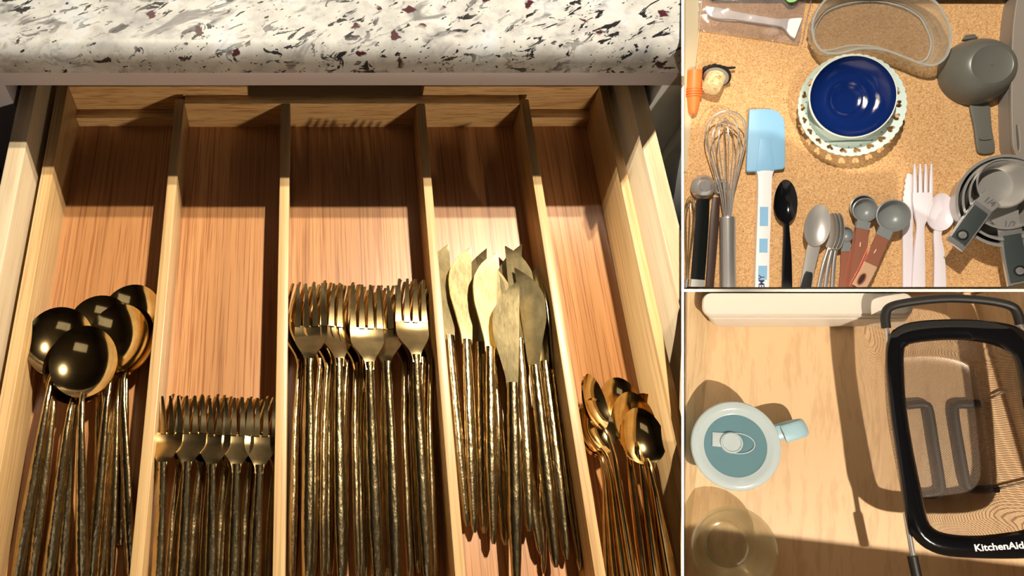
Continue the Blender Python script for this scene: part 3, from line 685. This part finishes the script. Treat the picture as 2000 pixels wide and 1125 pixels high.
# orange silicone pourer
base = U(1354, 180, 0)
t = rth(P, 'silicone_stopper', base, 'orange silicone cone with ribs lying beside the cork stopper', 'stopper')
A, B2 = U(1357, 137, 0.013), U(1353, 224, 0.009); L_ = (B2 - A).length; ax = (B2 - A).normalized(); sx_ = ax.cross(Vector((0, 0, 1))).normalized(); sy_ = ax.cross(sx_)
MX = Matrix(((sx_.x, sy_.x, ax.x), (sx_.y, sy_.y, ax.y), (sx_.z, sy_.z, ax.z)))
mb = MB(); mb.lathe([(0.0095, 0), (0.0118, 0.0008), (0.0118, L_ * 0.40), (0.0105, L_ * 0.62), (0.0080, L_ * 0.85), (0.0060, L_ * 0.97), (0.003, L_)], 28, 1, 0.9, A, M=MX); ob_ = rb(mb, 'body', 'orange_silicone', t)
for k in range(4):
    y0 = L_ * (0.40 + 0.055 * k); mb = MB(); mb.lathe([(0.010, y0), (0.0132, y0 + 0.0008), (0.0132, y0 + 0.0022), (0.010, y0 + 0.003)], 28, 1, 0.9, A, M=MX); rb(mb, 'rib', 'orange_silicone', ob_, t)

# whisks
def whisk(px_top, px_neck, px_end, rad, nl, wr, wire, hmat, hr, label, h_top, h_neck, h_end, cat='whisk'):
    T, K, E2 = U(*px_top, h_top), U(*px_neck, h_neck), U(*px_end, h_end); base = Vector((K.x, K.y, 0))
    t = rth(P, 'wire_whisk', base, label, cat); ax = (T - K); L_ = ax.length; ax.normalize(); sx_ = ax.cross(Vector((0, 0, 1))).normalized(); sz_ = sx_.cross(ax)
    for q in range(nl):
        a = math.pi * q / nl + 0.15; e = sx_ * math.cos(a) + sz_ * math.sin(a); pth = []
        for k in range(41):
            s = k / 40 * 2 - 1; u_ = 1 - abs(s); r = rad * (1 - 0.03 * q)
            # teardrop: u_ 0 at neck .. 1 at the top
            along = L_ * math.sin(u_ * math.pi / 2) ** 1.0 * (1 - 0.02 * q)
            tt = math.sin(u_ * math.pi / 2); wv = r * (interp([(0, 0.16), (0.25, 0.34), (0.5, 0.68), (0.7, 0.96), (0.80, 1.0), (0.9, 0.88), (0.96, 0.62), (0.99, 0.3), (1, 0)], tt))
            pth.append(K + ax * along + e * (wv * (1 if s > 0 else -1)))
        mb = MB(); mb.tube(pth, wr, 6); rb(mb, 'wire_loop', wire, t)
    if hmat:
        mb = MB(); hp = [K + (E2 - K) * k for k in (0, 0.01, 0.02, 0.3, 1)]; mb.tube([K - (E2 - K) * 0.004] + hp, [hr * 0.7, hr * 0.95, hr, hr, hr, hr * 1.02], 28); rb(mb, 'handle', hmat, t)
    return t
whisk((1417, 216), (1421, 424), (1422, 562), 0.0305, 6, 0.0009, 'steel_bright', 'steel', 0.0118, 'steel balloon whisk with a round steel handle beside the blue spatula', 0.033, 0.014, 0.0125)
whisk((1349, 384), (1342, 545), (1340, 562), 0.0085, 4, 0.0008, 'wire_gold', 'steel', 0.0035, 'small gold-toned wire whisk at the left edge of the cork', 0.012, 0.006, 0.005)

# two scoops with black handles
def scoop(c_, r_, pts, ws, endpts, endw, hmat, h, label):
    base = U(*c_, 0); t = rth(P, 'melon_scoop', base, label, 'scoop'); c = U(*c_, h)
    k = r_ / 1290
    mb = MB(); mb.lathe([(k * math.sin(q * math.pi / 18), h - 0.006 + k * 0.75 * (math.cos(q * math.pi / 18) - 0.35)) for q in range(1, 10)] + [(k * 0.93, h - 0.008), (k * 0.4, h + 0.004)], 36, SQ, 1, (c.x, c.y, 0)); rb(mb, 'bowl', 'steel', t)
    rb(bar(P, pts, ws, [h] * len(pts), 0.005, 14), 'handle', hmat, t); 
    if endpts: rb(bar(P, endpts, endw, [h - 0.0002] * len(endpts), 0.005, 8), 'handle_end', 'steel_brushed', t)
scoop((1409, 364), 20, [(1400, 385), (1396, 440), (1387, 562)], [14, 17, 15], None, None, 'brown_black', 0.009, 'small steel scoop with a dark brown handle behind the whisk wires')
scoop((1376, 363), 26, [(1374, 388), (1371, 450), (1364, 546)], [25, 26, 26], [(1364, 545), (1362, 562)], [26, 26], 'black_plastic', 0.020, 'round steel scoop with a black handle and steel end')

# spatula
base = U(1497, 330, 0)
t = rth(P, 'rubber_spatula', base, 'light blue rubber spatula with a white handle printed with blue squares', 'spatula')
bl = [(1464, 213), (1490, 212), (1508, 213), (1520, 218), (1529, 227), (1533, 238), (1534, 262), (1534, 325), (1531, 330), (1497, 334), (1461, 336), (1458, 333), (1460, 290), (1463, 230)]
rb(prism(P, bl, 0.004, 0.0105), 'blade', 'silicone_blue', t, bevel=0.0018)
rb(prism(P, [(1484, 270), (1506, 270), (1513, 334), (1477, 335)], 0.0100, 0.0122), 'blade_spine', 'silicone_blue', t, bevel=0.0015)
sh = rb(bar(P, [(1495, 333), (1495, 348), (1494, 400), (1491, 480), (1489, 563)], [35, 27, 26, 26, 27], [.0125] * 5, .009, 24, 0.15), 'handle', 'handle_white', t)
for (x0, x1, y0, y1) in ((1484, 1500, 404, 441), (1483, 1499, 466, 493), (1481, 1498, 519, 546)):
    rb(prism(P, [(x0 + .5, y0), (x1 + .5, y0), (x1, y1), (x0, y1)], 0.0122, 0.0129), 'printed_square', 'print_blue', sh, t, smooth=False)
p = U(1488, 551, 0.0128) - base
lettering('lettering', 'EMY', 0.0125, 'ink_navy', sh, Matrix.Translation(p) @ Matrix.Rotation(R(90), 4, 'Z'), 0.0002, 0.0002)

# spoons made as a bowl and a bar
def cup_spoon(name, c_, rx, ry, ang, hpts, hw, hh, h, mats, label, cat, depth=0.009, group=None, hp_extra=None, roll=0.0):
    base = U(*c_, 0); t = rth(P, name, base, label, cat, group); c = U(*c_, h)
    me = bowl_mesh('bowl', rx / 1350, ry / 1220, depth, 0.0, 0.0014, 40, 0.10)
    me.transform(Matrix.Translation(c - base) @ Matrix.Rotation(R(ang), 4, 'Z') @ Matrix.Rotation(R(roll), 4, 'Y')); link('bowl', me, mats[0], t)
    rb(bar(P, hpts, hw, hh, 0.0035, 20), 'handle', mats[1], t); return t
cup_spoon('plastic_spoon', (1535, 393), 23, 43, 0, [(1536, 432), (1537, 446), (1538, 500), (1538, 563)], [13, 11, 17, 20], [.011, .011, .010, .008], .012, ('black_gloss', 'black_gloss'), 'glossy black plastic spoon beside the spatula', 'spoon')
for k, (hx, tx, hh_) in enumerate([(1636, 1627, 0.014), (1629, 1613, 0.014), (1622, 1600, 0.014)]):
    cup_spoon('steel_spoon', (hx, 452), 16, 36, -3, [(hx - 2, 484), (lerp(hx, tx, 0.5) - 2, 520), (tx, 563)], [6, 7, 8], [hh_] * 3, hh_, ('steel_brushed', 'steel'), 'steel spoon standing on edge, %s from the right of the stacked steel spoons' % ORD[k], 'spoon', 0.006, 'stacked steel spoons', roll=-68)
t = cup_spoon('steel_spoon', (1597, 440), 25, 41, -8, [(1592, 476), (1588, 490), (1580, 528), (1575, 563)], [22, 24, 22, 23], [.022, .021, .019, .018], .024, ('steel_brushed', 'steel_brushed'), 'brushed steel spoon lying flat on top of the stacked steel spoons', 'spoon', 0.008, 'stacked steel spoons')
rb(bar(P, [(1581, 531), (1579, 540), (1574, 563)], [12, 17, 20], [.0205, .0203, .0195], 0.002, 10), 'grip', 'black_rubber', t)

# grey and copper measuring spoons
def mspoon(c_, r_, tab, hpts, hw, h, label, slot=None, pale=None, mark=None):
    base = U(*c_, 0); t = rth(P, 'measuring_spoon', base, label, 'measuring spoon', 'grey and copper measuring spoons'); c = U(*c_, h); k = r_ / 1290
    mb = MB(); mb.lathe([(k * 0.3, h - k * 0.78), (k * 0.7, h - k * 0.66), (k * 0.95, h - k * 0.3), (k * 1.02, h), (k * 0.94, h + 0.0006), (k * 0.90, h - k * 0.06), (k * 0.84, h - k * 0.28), (k * 0.6, h - k * 0.56), (k * 0.25, h - k * 0.68), (k * 0.02, h - k * 0.69)], 44, 0.96, 1, (c.x, c.y, 0)); rb(mb, 'bowl', 'spoon_grey', t)
    rb(bar(P, tab, [hw[0] * 1.06] * len(tab), [h] * len(tab), 0.003, 8, 0.1), 'collar', 'spoon_grey', t)
    rb(bar(P, hpts, hw, [h - 0.0008] * len(hpts), 0.0018, 16, 0.1), 'handle', 'copper', t)
    if pale: rb(bar(P, pale[0], pale[1], [h - 0.0004] * len(pale[0]), 0.0018, 12, 0.1), 'handle_end', 'copper_pale', t)
    if slot:
        (sx0, sy0), an = slot; p = U(sx0, sy0, h + 0.0004); mb = MB(); pts = [p + Matrix.Rotation(R(an), 3, 'Z') @ Vector((0.0042 * math.cos(a), 0.0095 * math.sin(a), 0)) for a in [2 * math.pi * q / 28 for q in range(28)]]
        mb.tube(pts, 0.0010, 6, closed=True); rb(mb, 'hanging_loop', 'copper', t)
        mb = MB(); mb.loft([[Vector((q.x, q.y, h - 0.0002)) for q in pts], [Vector((q.x, q.y, h + 0.0002)) for q in pts]]); rb(mb, 'slot', 'brown_black', t)
    if mark:
        txt, px, py, an, sz = mark; p = U(px, py, h + 0.0002) - base; lettering('marking', txt, sz, 'text_copper', t, Matrix.Translation(p) @ Matrix.Rotation(R(an), 4, 'Z'), 0.0001)
    return t
mspoon((1651, 458), 16, [(1652, 472), (1652, 491)], [(1652, 490), (1651, 530), (1648, 563)], [18, 19, 20], 0.011, 'smallest grey bowl measuring spoon with a copper handle, beside the steel spoons')
mspoon((1686, 405), 25, [(1685, 430), (1683, 447)], [(1681, 446), (1672, 500), (1660, 563)], [24, 24, 25], 0.012, 'grey and copper measuring spoon lying underneath the middle one')
mspoon((1690, 410), 24, [(1688, 432), (1685, 447)], [(1685, 446), (1680, 500), (1671, 563)], [25, 26, 27], 0.021, 'middle-sized grey bowl measuring spoon with copper handle, on top of its twin', mark=('1', 1680, 478, -4, 0.010))
mspoon((1745, 421), 32, [(1732, 447), (1724, 463)], [(1725, 461), (1708, 500), (1680, 560)], [27, 27, 27], 0.026, 'largest grey bowl measuring spoon with slanting copper handle', ((1683, 545), -28), ([(1701, 516), (1692, 535), (1677, 562)], [27, 27, 27]), ('1', 1709, 491, -28, 0.010))

# white plastic cutlery
t = rth(P, 'plastic_knife', U(1775, 450, 0), 'white plastic knife with a serrated edge, left of the white fork', 'knife')
se = [(1772, 338), (1780, 340), (1788, 352), (1784, 400), (1783, 462), (1783, 562), (1766, 562), (1764, 465), (1763, 440)]
for k in range(14): se += [(1759 + 0.75 * k + (2.2 if k % 2 else 0), 420 - k * 5.6)]
rb(prism(P, se, 0.002, 0.006), 'blade', 'plastic_lavender', t, bevel=0.0006)
rb(bar(P, [(1774, 463), (1774, 500), (1774, 563)], [20, 19, 19], [.0075] * 3, .004, 10), 'handle', 'plastic_lavender', t)
t = rth(P, 'plastic_fork', U(1800, 450, 0), 'white plastic fork with four tines', 'fork')
rb(bar(P, [(1803, 376), (1803, 400), (1801, 425), (1799, 445), (1797, 490), (1795, 563)], [38, 37, 24, 15, 20, 26], [.014, .013, .013, .0135, .013, .012], .004, 30), 'handle', 'plastic_lavender', t)
for k in range(4):
    x0 = 1788.5 + 10.3 * k; x1 = 1788 + 11 * k - 0.5
    rb(bar(P, [(x0, 378), ((x0 + x1) / 2, 345), (x1, 320)], [7, 6, 3], [.014, .0145, .016], .0035, 8), 'tine', 'plastic_lavender', t)
cup_spoon('plastic_spoon', (1838, 414), 26, 36, -5, [(1835, 445), (1832, 462), (1836, 500), (1837, 563)], [16, 15, 20, 24], [.012, .012, .011, .011], .013, ('plastic_lavender', 'plastic_lavender'), 'white plastic spoon, rightmost of the white plastic cutlery', 'spoon', 0.007)

# stainless measuring cups, nested
def mcup(c_, r_, h0, h1, label):
    base_ = U(*c_, h1); base = Vector((base_.x, base_.y, h0)); t = rth(P, 'steel_measuring_cup', base, label, 'measuring cup', 'nested steel measuring cups'); k = r_ / 1290
    mb = MB(); H = h1 - h0
    mb.lathe([(k * 0.72, h0), (k * 0.80, h0 + 0.002), (k * 0.97, h1 - 0.002), (k * 1.02, h1 - 0.0004), (k * 1.02, h1 + 0.0005), (k * 0.96, h1 + 0.0004), (k * 0.935, h1 - 0.003), (k * 0.77, h0 + 0.0045), (k * 0.70, h0 + 0.0022), (k * 0.02, h0 + 0.002)], 72, SQ, 1, (base.x, base.y, 0))
    rb(mb, 'cup_body', 'steel_brushed', t); return t
def mhandle(t, neck, nw, plate, pw, grip, gw, button, h, txt, tpos, tang):
    rb(bar(P, neck, nw, [h] * len(neck), 0.002, 14, 0.1), 'neck', 'steel_brushed', t)
    hh_ = rb(bar(P, plate, pw, [h + 0.001] * len(plate), 0.0045, 14, 0.15), 'handle', 'steel_bright', t)
    rb(bar(P, grip, gw, [h + 0.004] * len(grip), 0.004, 14, 0.2), 'grip', 'grip_grey', hh_, t)
    p = U(*button, h + 0.004); mb = MB(); mb.lathe([(0.0082, -0.001), (0.0080, 0.0006), (0.0062, 0.0008), (0.006, -0.0004)], 28, 1, 1, p); rb(mb, 'button_ring', 'black_rubber', hh_, t)
    mb = MB(); mb.lathe([(0.0054, -0.001), (0.0053, 0.0008), (0.003, 0.0014), (0.0005, 0.0015)], 24, 1, 1, p); rb(mb, 'button', 'steel_bright', hh_, t)
    p = U(*tpos, h + 0.0006) - ORG[t.name]; lettering('marking', txt, 0.0125, 'text_grey', t, Matrix.Translation(p) @ Matrix.Rotation(R(tang), 4, 'Z'), 0.0001, 0.0002)
mcup((1964, 392), 88, 0.0, 0.050, 'largest steel measuring cup, outermost of the nest')
t2 = mcup((1966, 390), 78, 0.006, 0.052, 'steel measuring cup marked 1/2, second in the nest')
mcup((1966, 380), 66, 0.012, 0.053, 'plain steel measuring cup third in the nest, right around the innermost')
t4 = mcup((1960, 358), 47, 0.030, 0.056, 'smallest steel measuring cup marked 1/4, innermost of the nest')
mhandle(t2, [(1963, 420), (1969, 436), (1976, 462)], [58, 46, 44], [(1974, 448), (1984, 500), (1996, 560)], [44, 48, 50], [(1978, 458), (1985, 500), (1994, 548)], [34, 38, 38], (1992, 529), 0.050, '1/2', (1972, 438), -6)
mhandle(t4, [(1940, 385), (1926, 399), (1912, 410)], [42, 38, 40], [(1922, 402), (1898, 436), (1866, 480)], [40, 40, 38], [(1917, 409), (1896, 438), (1873, 470)], [32, 33, 32], (1880, 459), 0.058, '1/4', (1933, 394), -38)

# ------------------------------------------------------------------ bottom right: pantry drawer
P = BOTD
t = rth(P, 'pantry_drawer', U(1668, 850, -0.02), 'plain maple drawer with mug, bowl and strainer inside', 'drawer')
rb(prism(P, [(1337, 571), (2150, 571), (2250, 1200), (1337, 1200)], -0.012, 0.0, 0), 'drawer_bottom', 'maple', t, smooth=False)
fl = [(1390, 560), (1388, 640), (1383, 720), (1374, 800), (1360, 930), (1346, 1060), (1338, 1130)]; mb = MB(); rg = []
for k, (x, y) in enumerate(fl):
    hh = lerp(0.055, 0.004, min(1, k / 5.2)); a = U(x, y, 0); w_ = U(lerp(1343, 1337.5, k / 6), y, hh); rg.append([a, w_, Vector((w_.x - 0.002, w_.y, -0.012)), Vector((a.x, a.y, -0.012))])
mb.loft(rg); rb(mb, 'drawer_side', 'maple_wall', t, ang=30)
rb(prism(P, [(1345, 572), (2150, 572), (2150, 568), (1345, 568)], -0.01, 0.03, 0), 'drawer_back', 'maple_wall', t, smooth=False)
ra = [U(1905, 575, 0), U(2090, 1200, 0)]
mb = MB(); mb.loft([[ra[0], ra[1], ra[1] + Vector((0.015, 0, 0)), ra[0] + Vector((0.015, 0, 0))], [p + Vector((0, 0, 0.10)) for p in (ra[0], ra[1], ra[1] + Vector((0.015, 0, 0)), ra[0] + Vector((0.015, 0, 0)))]]); 
rb(mb, 'drawer_side', 'maple_wall', t, smooth=False)
f0, f1 = U(1340, 1185, 0), U(2140, 1185, 0)
mb = MB(); mb.box(f0.x, f1.x, f0.y - 0.018, f0.y, -0.012, 0.25); rb(mb, 'drawer_front', 'maple_wall', t, smooth=False)  # unseen front made extra tall so that it shades the near floor

# white bin
t = rth(P, 'storage_bin', U(1575, 605, 0), 'white lidded plastic bin at the back of the pantry drawer', 'bin')
def rr(x0, x1, y0, y1, r, n=6):
    out = []
    for cx, cy, a0 in ((x1 - r, y1 - r, 0), (x0 + r, y1 - r, 90), (x0 + r, y0 + r, 180), (x1 - r, y0 + r, 270)):
        for k in range(n + 1): a = R(a0 + 90 * k / n); out.append((cx + r * math.cos(a), cy + r * math.sin(a)))
    return out
mb = MB(); mb.loft([ring(P, rr(1392, 1762, 573, 638, 16), 0.0005), ring(P, rr(1385, 1772, 573, 636, 17), 0.018), ring(P, rr(1377, 1779, 573, 623, 18), 0.040)]); rb(mb, 'bin_body', 'bin_white', t)
mb = MB(); mb.loft([ring(P, rr(1374, 1781, 573, 621, 18), 0.0405), ring(P, rr(1371, 1783, 572.5, 619, 18), 0.044), ring(P, rr(1371, 1783, 572.5, 616, 18), 0.050), ring(P, rr(1374, 1780, 573, 612, 16), 0.052)]); rb(mb, 'lid', 'bin_white', t)

# mug with lid
HM = 0.052; c = U(1437, 871, HM); base = Vector((c.x + 0.004, c.y, 0)); km = 0.0480
t = rth(P, 'lidded_mug', base, 'pale blue mug with a frosted vented lid', 'mug')
MQ = 0.93
mb = MB(); mb.lathe([(0.026, 0), (0.030, 0.001), (0.036, 0.010), (0.042, 0.026), (0.0455, 0.046), (0.0435, 0.046), (0.039, 0.026), (0.032, 0.008), (0.002, 0.006)], 64, MQ, 1, base); rb(mb, 'mug_body', 'mug_blue', t)
c0 = Vector((c.x, c.y, 0))
mb = MB(); mb.lathe([(km - 0.004, 0.0465), (km, 0.0470), (km + 0.001, 0.050), (km, HM), (km - 0.004, HM + 0.0016), (km - 0.0085, HM + 0.0010), (km - 0.012, HM - 0.0015), (km - 0.0136, HM - 0.0018), (km - 0.0136, HM - 0.0040), (km - 0.008, 0.0475)], 72, MQ, 1, c0, closed=True); ld = rb(mb, 'lid', 'lid_plastic', t)
mb = MB(); mb.lathe([(km - 0.0132, HM - 0.0040), (km - 0.0130, HM - 0.0022), (0.020, HM - 0.0030), (0.001, HM - 0.0030)], 64, MQ, 1, c0 + Vector((0.0, 0.0, 0))); rb(mb, 'lid_window', 'lid_window', ld, t)
v0 = U(1429, 865, HM); mb = MB(); mb.lathe([(0.0118, HM - 0.003), (0.0112, HM + 0.001), (0.0098, HM + 0.0016), (0.0088, HM + 0.0002), (0.001, HM - 0.0002)], 36, 1, 1, (v0.x, v0.y, 0)); rb(mb, 'vent_plug', 'lid_plastic', ld, t)
v1 = U(1441, 866, HM); mb = MB(); el = [Vector((v1.x + 0.0175 * math.cos(a), v1.y + 0.0112 * math.sin(a), HM - 0.0022)) for a in [2 * math.pi * k / 40 for k in range(40)]]; mb.tube(el, 0.0007, 6, closed=True); rb(mb, 'vent_tab', 'lid_plastic', ld, t)
v2 = U(1403, 862, HM); mb = MB(); mb.box(v2.x - 0.006, v2.x + 0.010, v2.y - 0.006, v2.y + 0.010, HM - 0.003, HM - 0.001); rb(mb, 'vent_hinge', 'lid_plastic', ld, t, bevel=0.002)
hA, hB = U(1536, 846, 0.040), U(1585, 832, 0.040); d = (hB - hA); d.z = 0; d.normalize(); sd = Vector((-d.y, d.x, 0)); mb = MB(); rg = []
for k in range(17):
    a = -math.pi / 2 + math.pi * k / 16; pr = Vector((hA.x, hA.y, 0.026)) + d * (-0.004 + 0.027 * max(0, math.cos(a)) ** 0.6) + Vector((0, 0, 0.016 * math.sin(a)))
    tn = (Vector((0, 0, math.cos(a))) - d * math.sin(a)).normalized(); nn = sd.cross(tn)
    rg.append([pr + sd * (0.0095 * math.cos(q)) + nn * (0.0028 * math.sin(q)) for q in [2 * math.pi * j / 16 for j in range(16)]])
mb.loft(rg); rb(mb, 'handle', 'mug_blue', t)

# glass bowl
HG = 0.040; c = U(1428, 1073, HG); base = Vector((c.x + 0.003, c.y, 0)); 
t = rth(P, 'glass_bowl', base, 'round clear glass bowl in front of the lidded mug', 'bowl')
kg = 0.0465
mb = MB(); mb.lathe([(0.022, 0), (0.026, 0.0008), (0.036, 0.014), (0.043, 0.028), (kg, HG - 0.003), (kg + 0.0006, HG), (kg - 0.002, HG + 0.0008), (kg - 0.0045, HG - 0.003), (0.039, 0.028), (0.032, 0.014), (0.024, 0.006), (0.001, 0.005)], 72, MQ, 1, base); rb(mb, 'glass_body', 'bowl_glass', t)
mb = MB(); mb.lathe([(0.0235, 0.0062), (0.0255, 0.0070), (0.0245, 0.0082), (0.0225, 0.0072)], 56, MQ, 1, base, closed=True); rb(mb, 'foot_ring', 'bowl_glass', t)

# wire rack under the strainer
t = rth(P, 'wire_rack', U(1870, 880, 0), 'wire rack with two black rubber-coated bent bars under the strainer', 'rack')
for pts in ([(1772, 792), (1790, 790), (1806, 791), (1814, 802), (1825, 870), (1837, 946), (1834, 960), (1822, 966), (1804, 966)], [(1912, 788), (1890, 790), (1870, 791), (1863, 803), (1873, 870), (1886, 940), (1895, 954), (1915, 957), (1948, 954)]):
    mb = MB(); mb.tube(spline([U(x, y, 0.0055) for x, y in pts], 40), 0.0046, 12); rb(mb, 'rubber_bar', 'black_rubber', t)
for pts in ([(1908, 789), (1950, 770), (2040, 728)], [(1945, 955), (1990, 944), (2070, 925)]):
    mb = MB(); mb.tube([U(x, y, 0.0055) for x, y in pts], 0.0014, 8); rb(mb, 'wire', 'steel_bright', t)

# strainer
HS = 0.085
base = U(1890, 850, 0.010); t = rth(P, 'sink_strainer', base, 'black framed mesh strainer with rubber-gripped wire arms', 'strainer')
outp = [(1745, 644), (1775, 630), (1832, 624), (1900, 624), (1966, 632), (2000, 646), (2022, 672), (2040, 740), (2058, 850), (2068, 960), (2072, 1040), (2058, 1074), (2030, 1086), (1990, 1091), (1900, 1090), (1835, 1083), (1795, 1062), (1775, 1035), (1766, 1000), (1755, 920), (1743, 840), (1733, 760), (1729, 700), (1733, 664)]
inp = [(1772, 674), (1810, 667), (1860, 664), (1905, 667), (1945, 676), (1972, 690), (1984, 715), (1998, 790), (2010, 870), (2020, 950), (2024, 1000), (2016, 1022), (2000, 1034), (1960, 1041), (1910, 1046), (1862, 1044), (1830, 1036), (1814, 1020), (1806, 990), (1796, 940), (1782, 870), (1770, 790), (1766, 720), (1766, 690)]
op, ip = smooth_px(outp, 120), smooth_px(inp, 120)
def polar(pts, cx, cy, n=120):
    out = []
    for k in range(n):
        a = 2 * math.pi * k / n; d = Vector((math.cos(a), math.sin(a))); best = None
        for i in range(len(pts)):
            p, q = Vector(pts[i]) - Vector((cx, cy)), Vector(pts[(i + 1) % len(pts)]) - Vector((cx, cy)); e = q - p; den = d.x * e.y - d.y * e.x
            if abs(den) < 1e-9: continue
            s = (p.x * e.y - p.y * e.x) / den; w_ = (p.x * d.y - p.y * d.x) / den
            if s > 0 and -1e-6 <= w_ <= 1 + 1e-6: best = s if best is None else max(best, s)
        out.append((cx + d.x * best, cy + d.y * best))
    return out
SC = (1893, 852); op, ip = polar(op, *SC), polar(ip, *SC)
def mixr(w_): return [(lerp(a[0], b2[0], w_), lerp(a[1], b2[1], w_)) for a, b2 in zip(op, ip)]
mb = MB(); mb.loft([ring(P, mixr(0.0), HS - 0.006), ring(P, mixr(0.0), HS - 0.002), ring(P, mixr(0.12), HS + 0.001), ring(P, mixr(0.5), HS + 0.0025), ring(P, mixr(0.85), HS + 0.0005), ring(P, mixr(1.0), HS - 0.005), ring(P, mixr(1.0), HS - 0.012), ring(P, mixr(0.85), HS - 0.012), ring(P, mixr(0.3), HS - 0.009)], closed=True)
sf = rb(mb, 'frame', 'black_gloss', t, ang=50)
rim = ring(P, mixr(0.98), HS - 0.010); cen = sum((Vector(p) for p in rim), Vector()) / len(rim); rgs = []
for k in range(13):
    s = k / 12; w_ = 1 - s; dep = (HS - 0.022) * (1 - (1 - sstep(0, 0.42, s)) ** 1.5)
    sc_ = interp([(0, 1), (0.25, 0.93), (0.45, 0.84), (0.7, 0.5), (1, 0.02)], s)
    rgs.append([Vector((lerp(cen.x, p.x, sc_), lerp(cen.y, p.y, sc_), HS - 0.010 - dep)) for p in rim])
mb = MB(); mb.loft(rgs, False, True); rb(mb, 'mesh_basket', 'wire_mesh', t, ang=180)
def arm(name, pts, r_, mat, h, n=40):
    mb = MB(); mb.tube(spline([U(x, y, h) for x, y in pts], n), r_, 14); return rb(mb, name, mat, t)
arm('arm_grip', [(1731, 641), (1729, 622), (1732, 606), (1742, 598), (1765, 592), (1810, 586), (1860, 583), (1915, 586), (1955, 592), (1978, 600), (1987, 612), (1993, 634)], 0.0044, 'black_rubber', HS - 0.006, 60)
arm('arm_wire', [(1732, 640), (1735, 668), (1741, 720)], 0.0020, 'steel_bright', HS - 0.006, 10)
arm('arm_wire', [(1991, 632), (1998, 650), (2010, 690)], 0.0020, 'steel_bright', HS - 0.006, 10)
arm('arm_wire', [(1768, 1000), (1777, 1050), (1784, 1090)], 0.0024, 'steel_bright', HS - 0.008, 10)
arm('arm_grip', [(1782, 1086), (1787, 1110), (1796, 1150)], 0.0046, 'black_rubber', HS - 0.008, 10)
p = U(1951, 1068, HS + 0.0028); e = U(1995, 1065.5, HS + 0.0028) - U(1912, 1070.5, HS + 0.0028); an = math.atan2(e.y, e.x)
lettering('lettering', 'KitchenAid', 0.0093, 'text_white', sf, Matrix.Translation(p - base) @ Matrix.Rotation(an, 4, 'Z'), 0.0002, 0.0002)
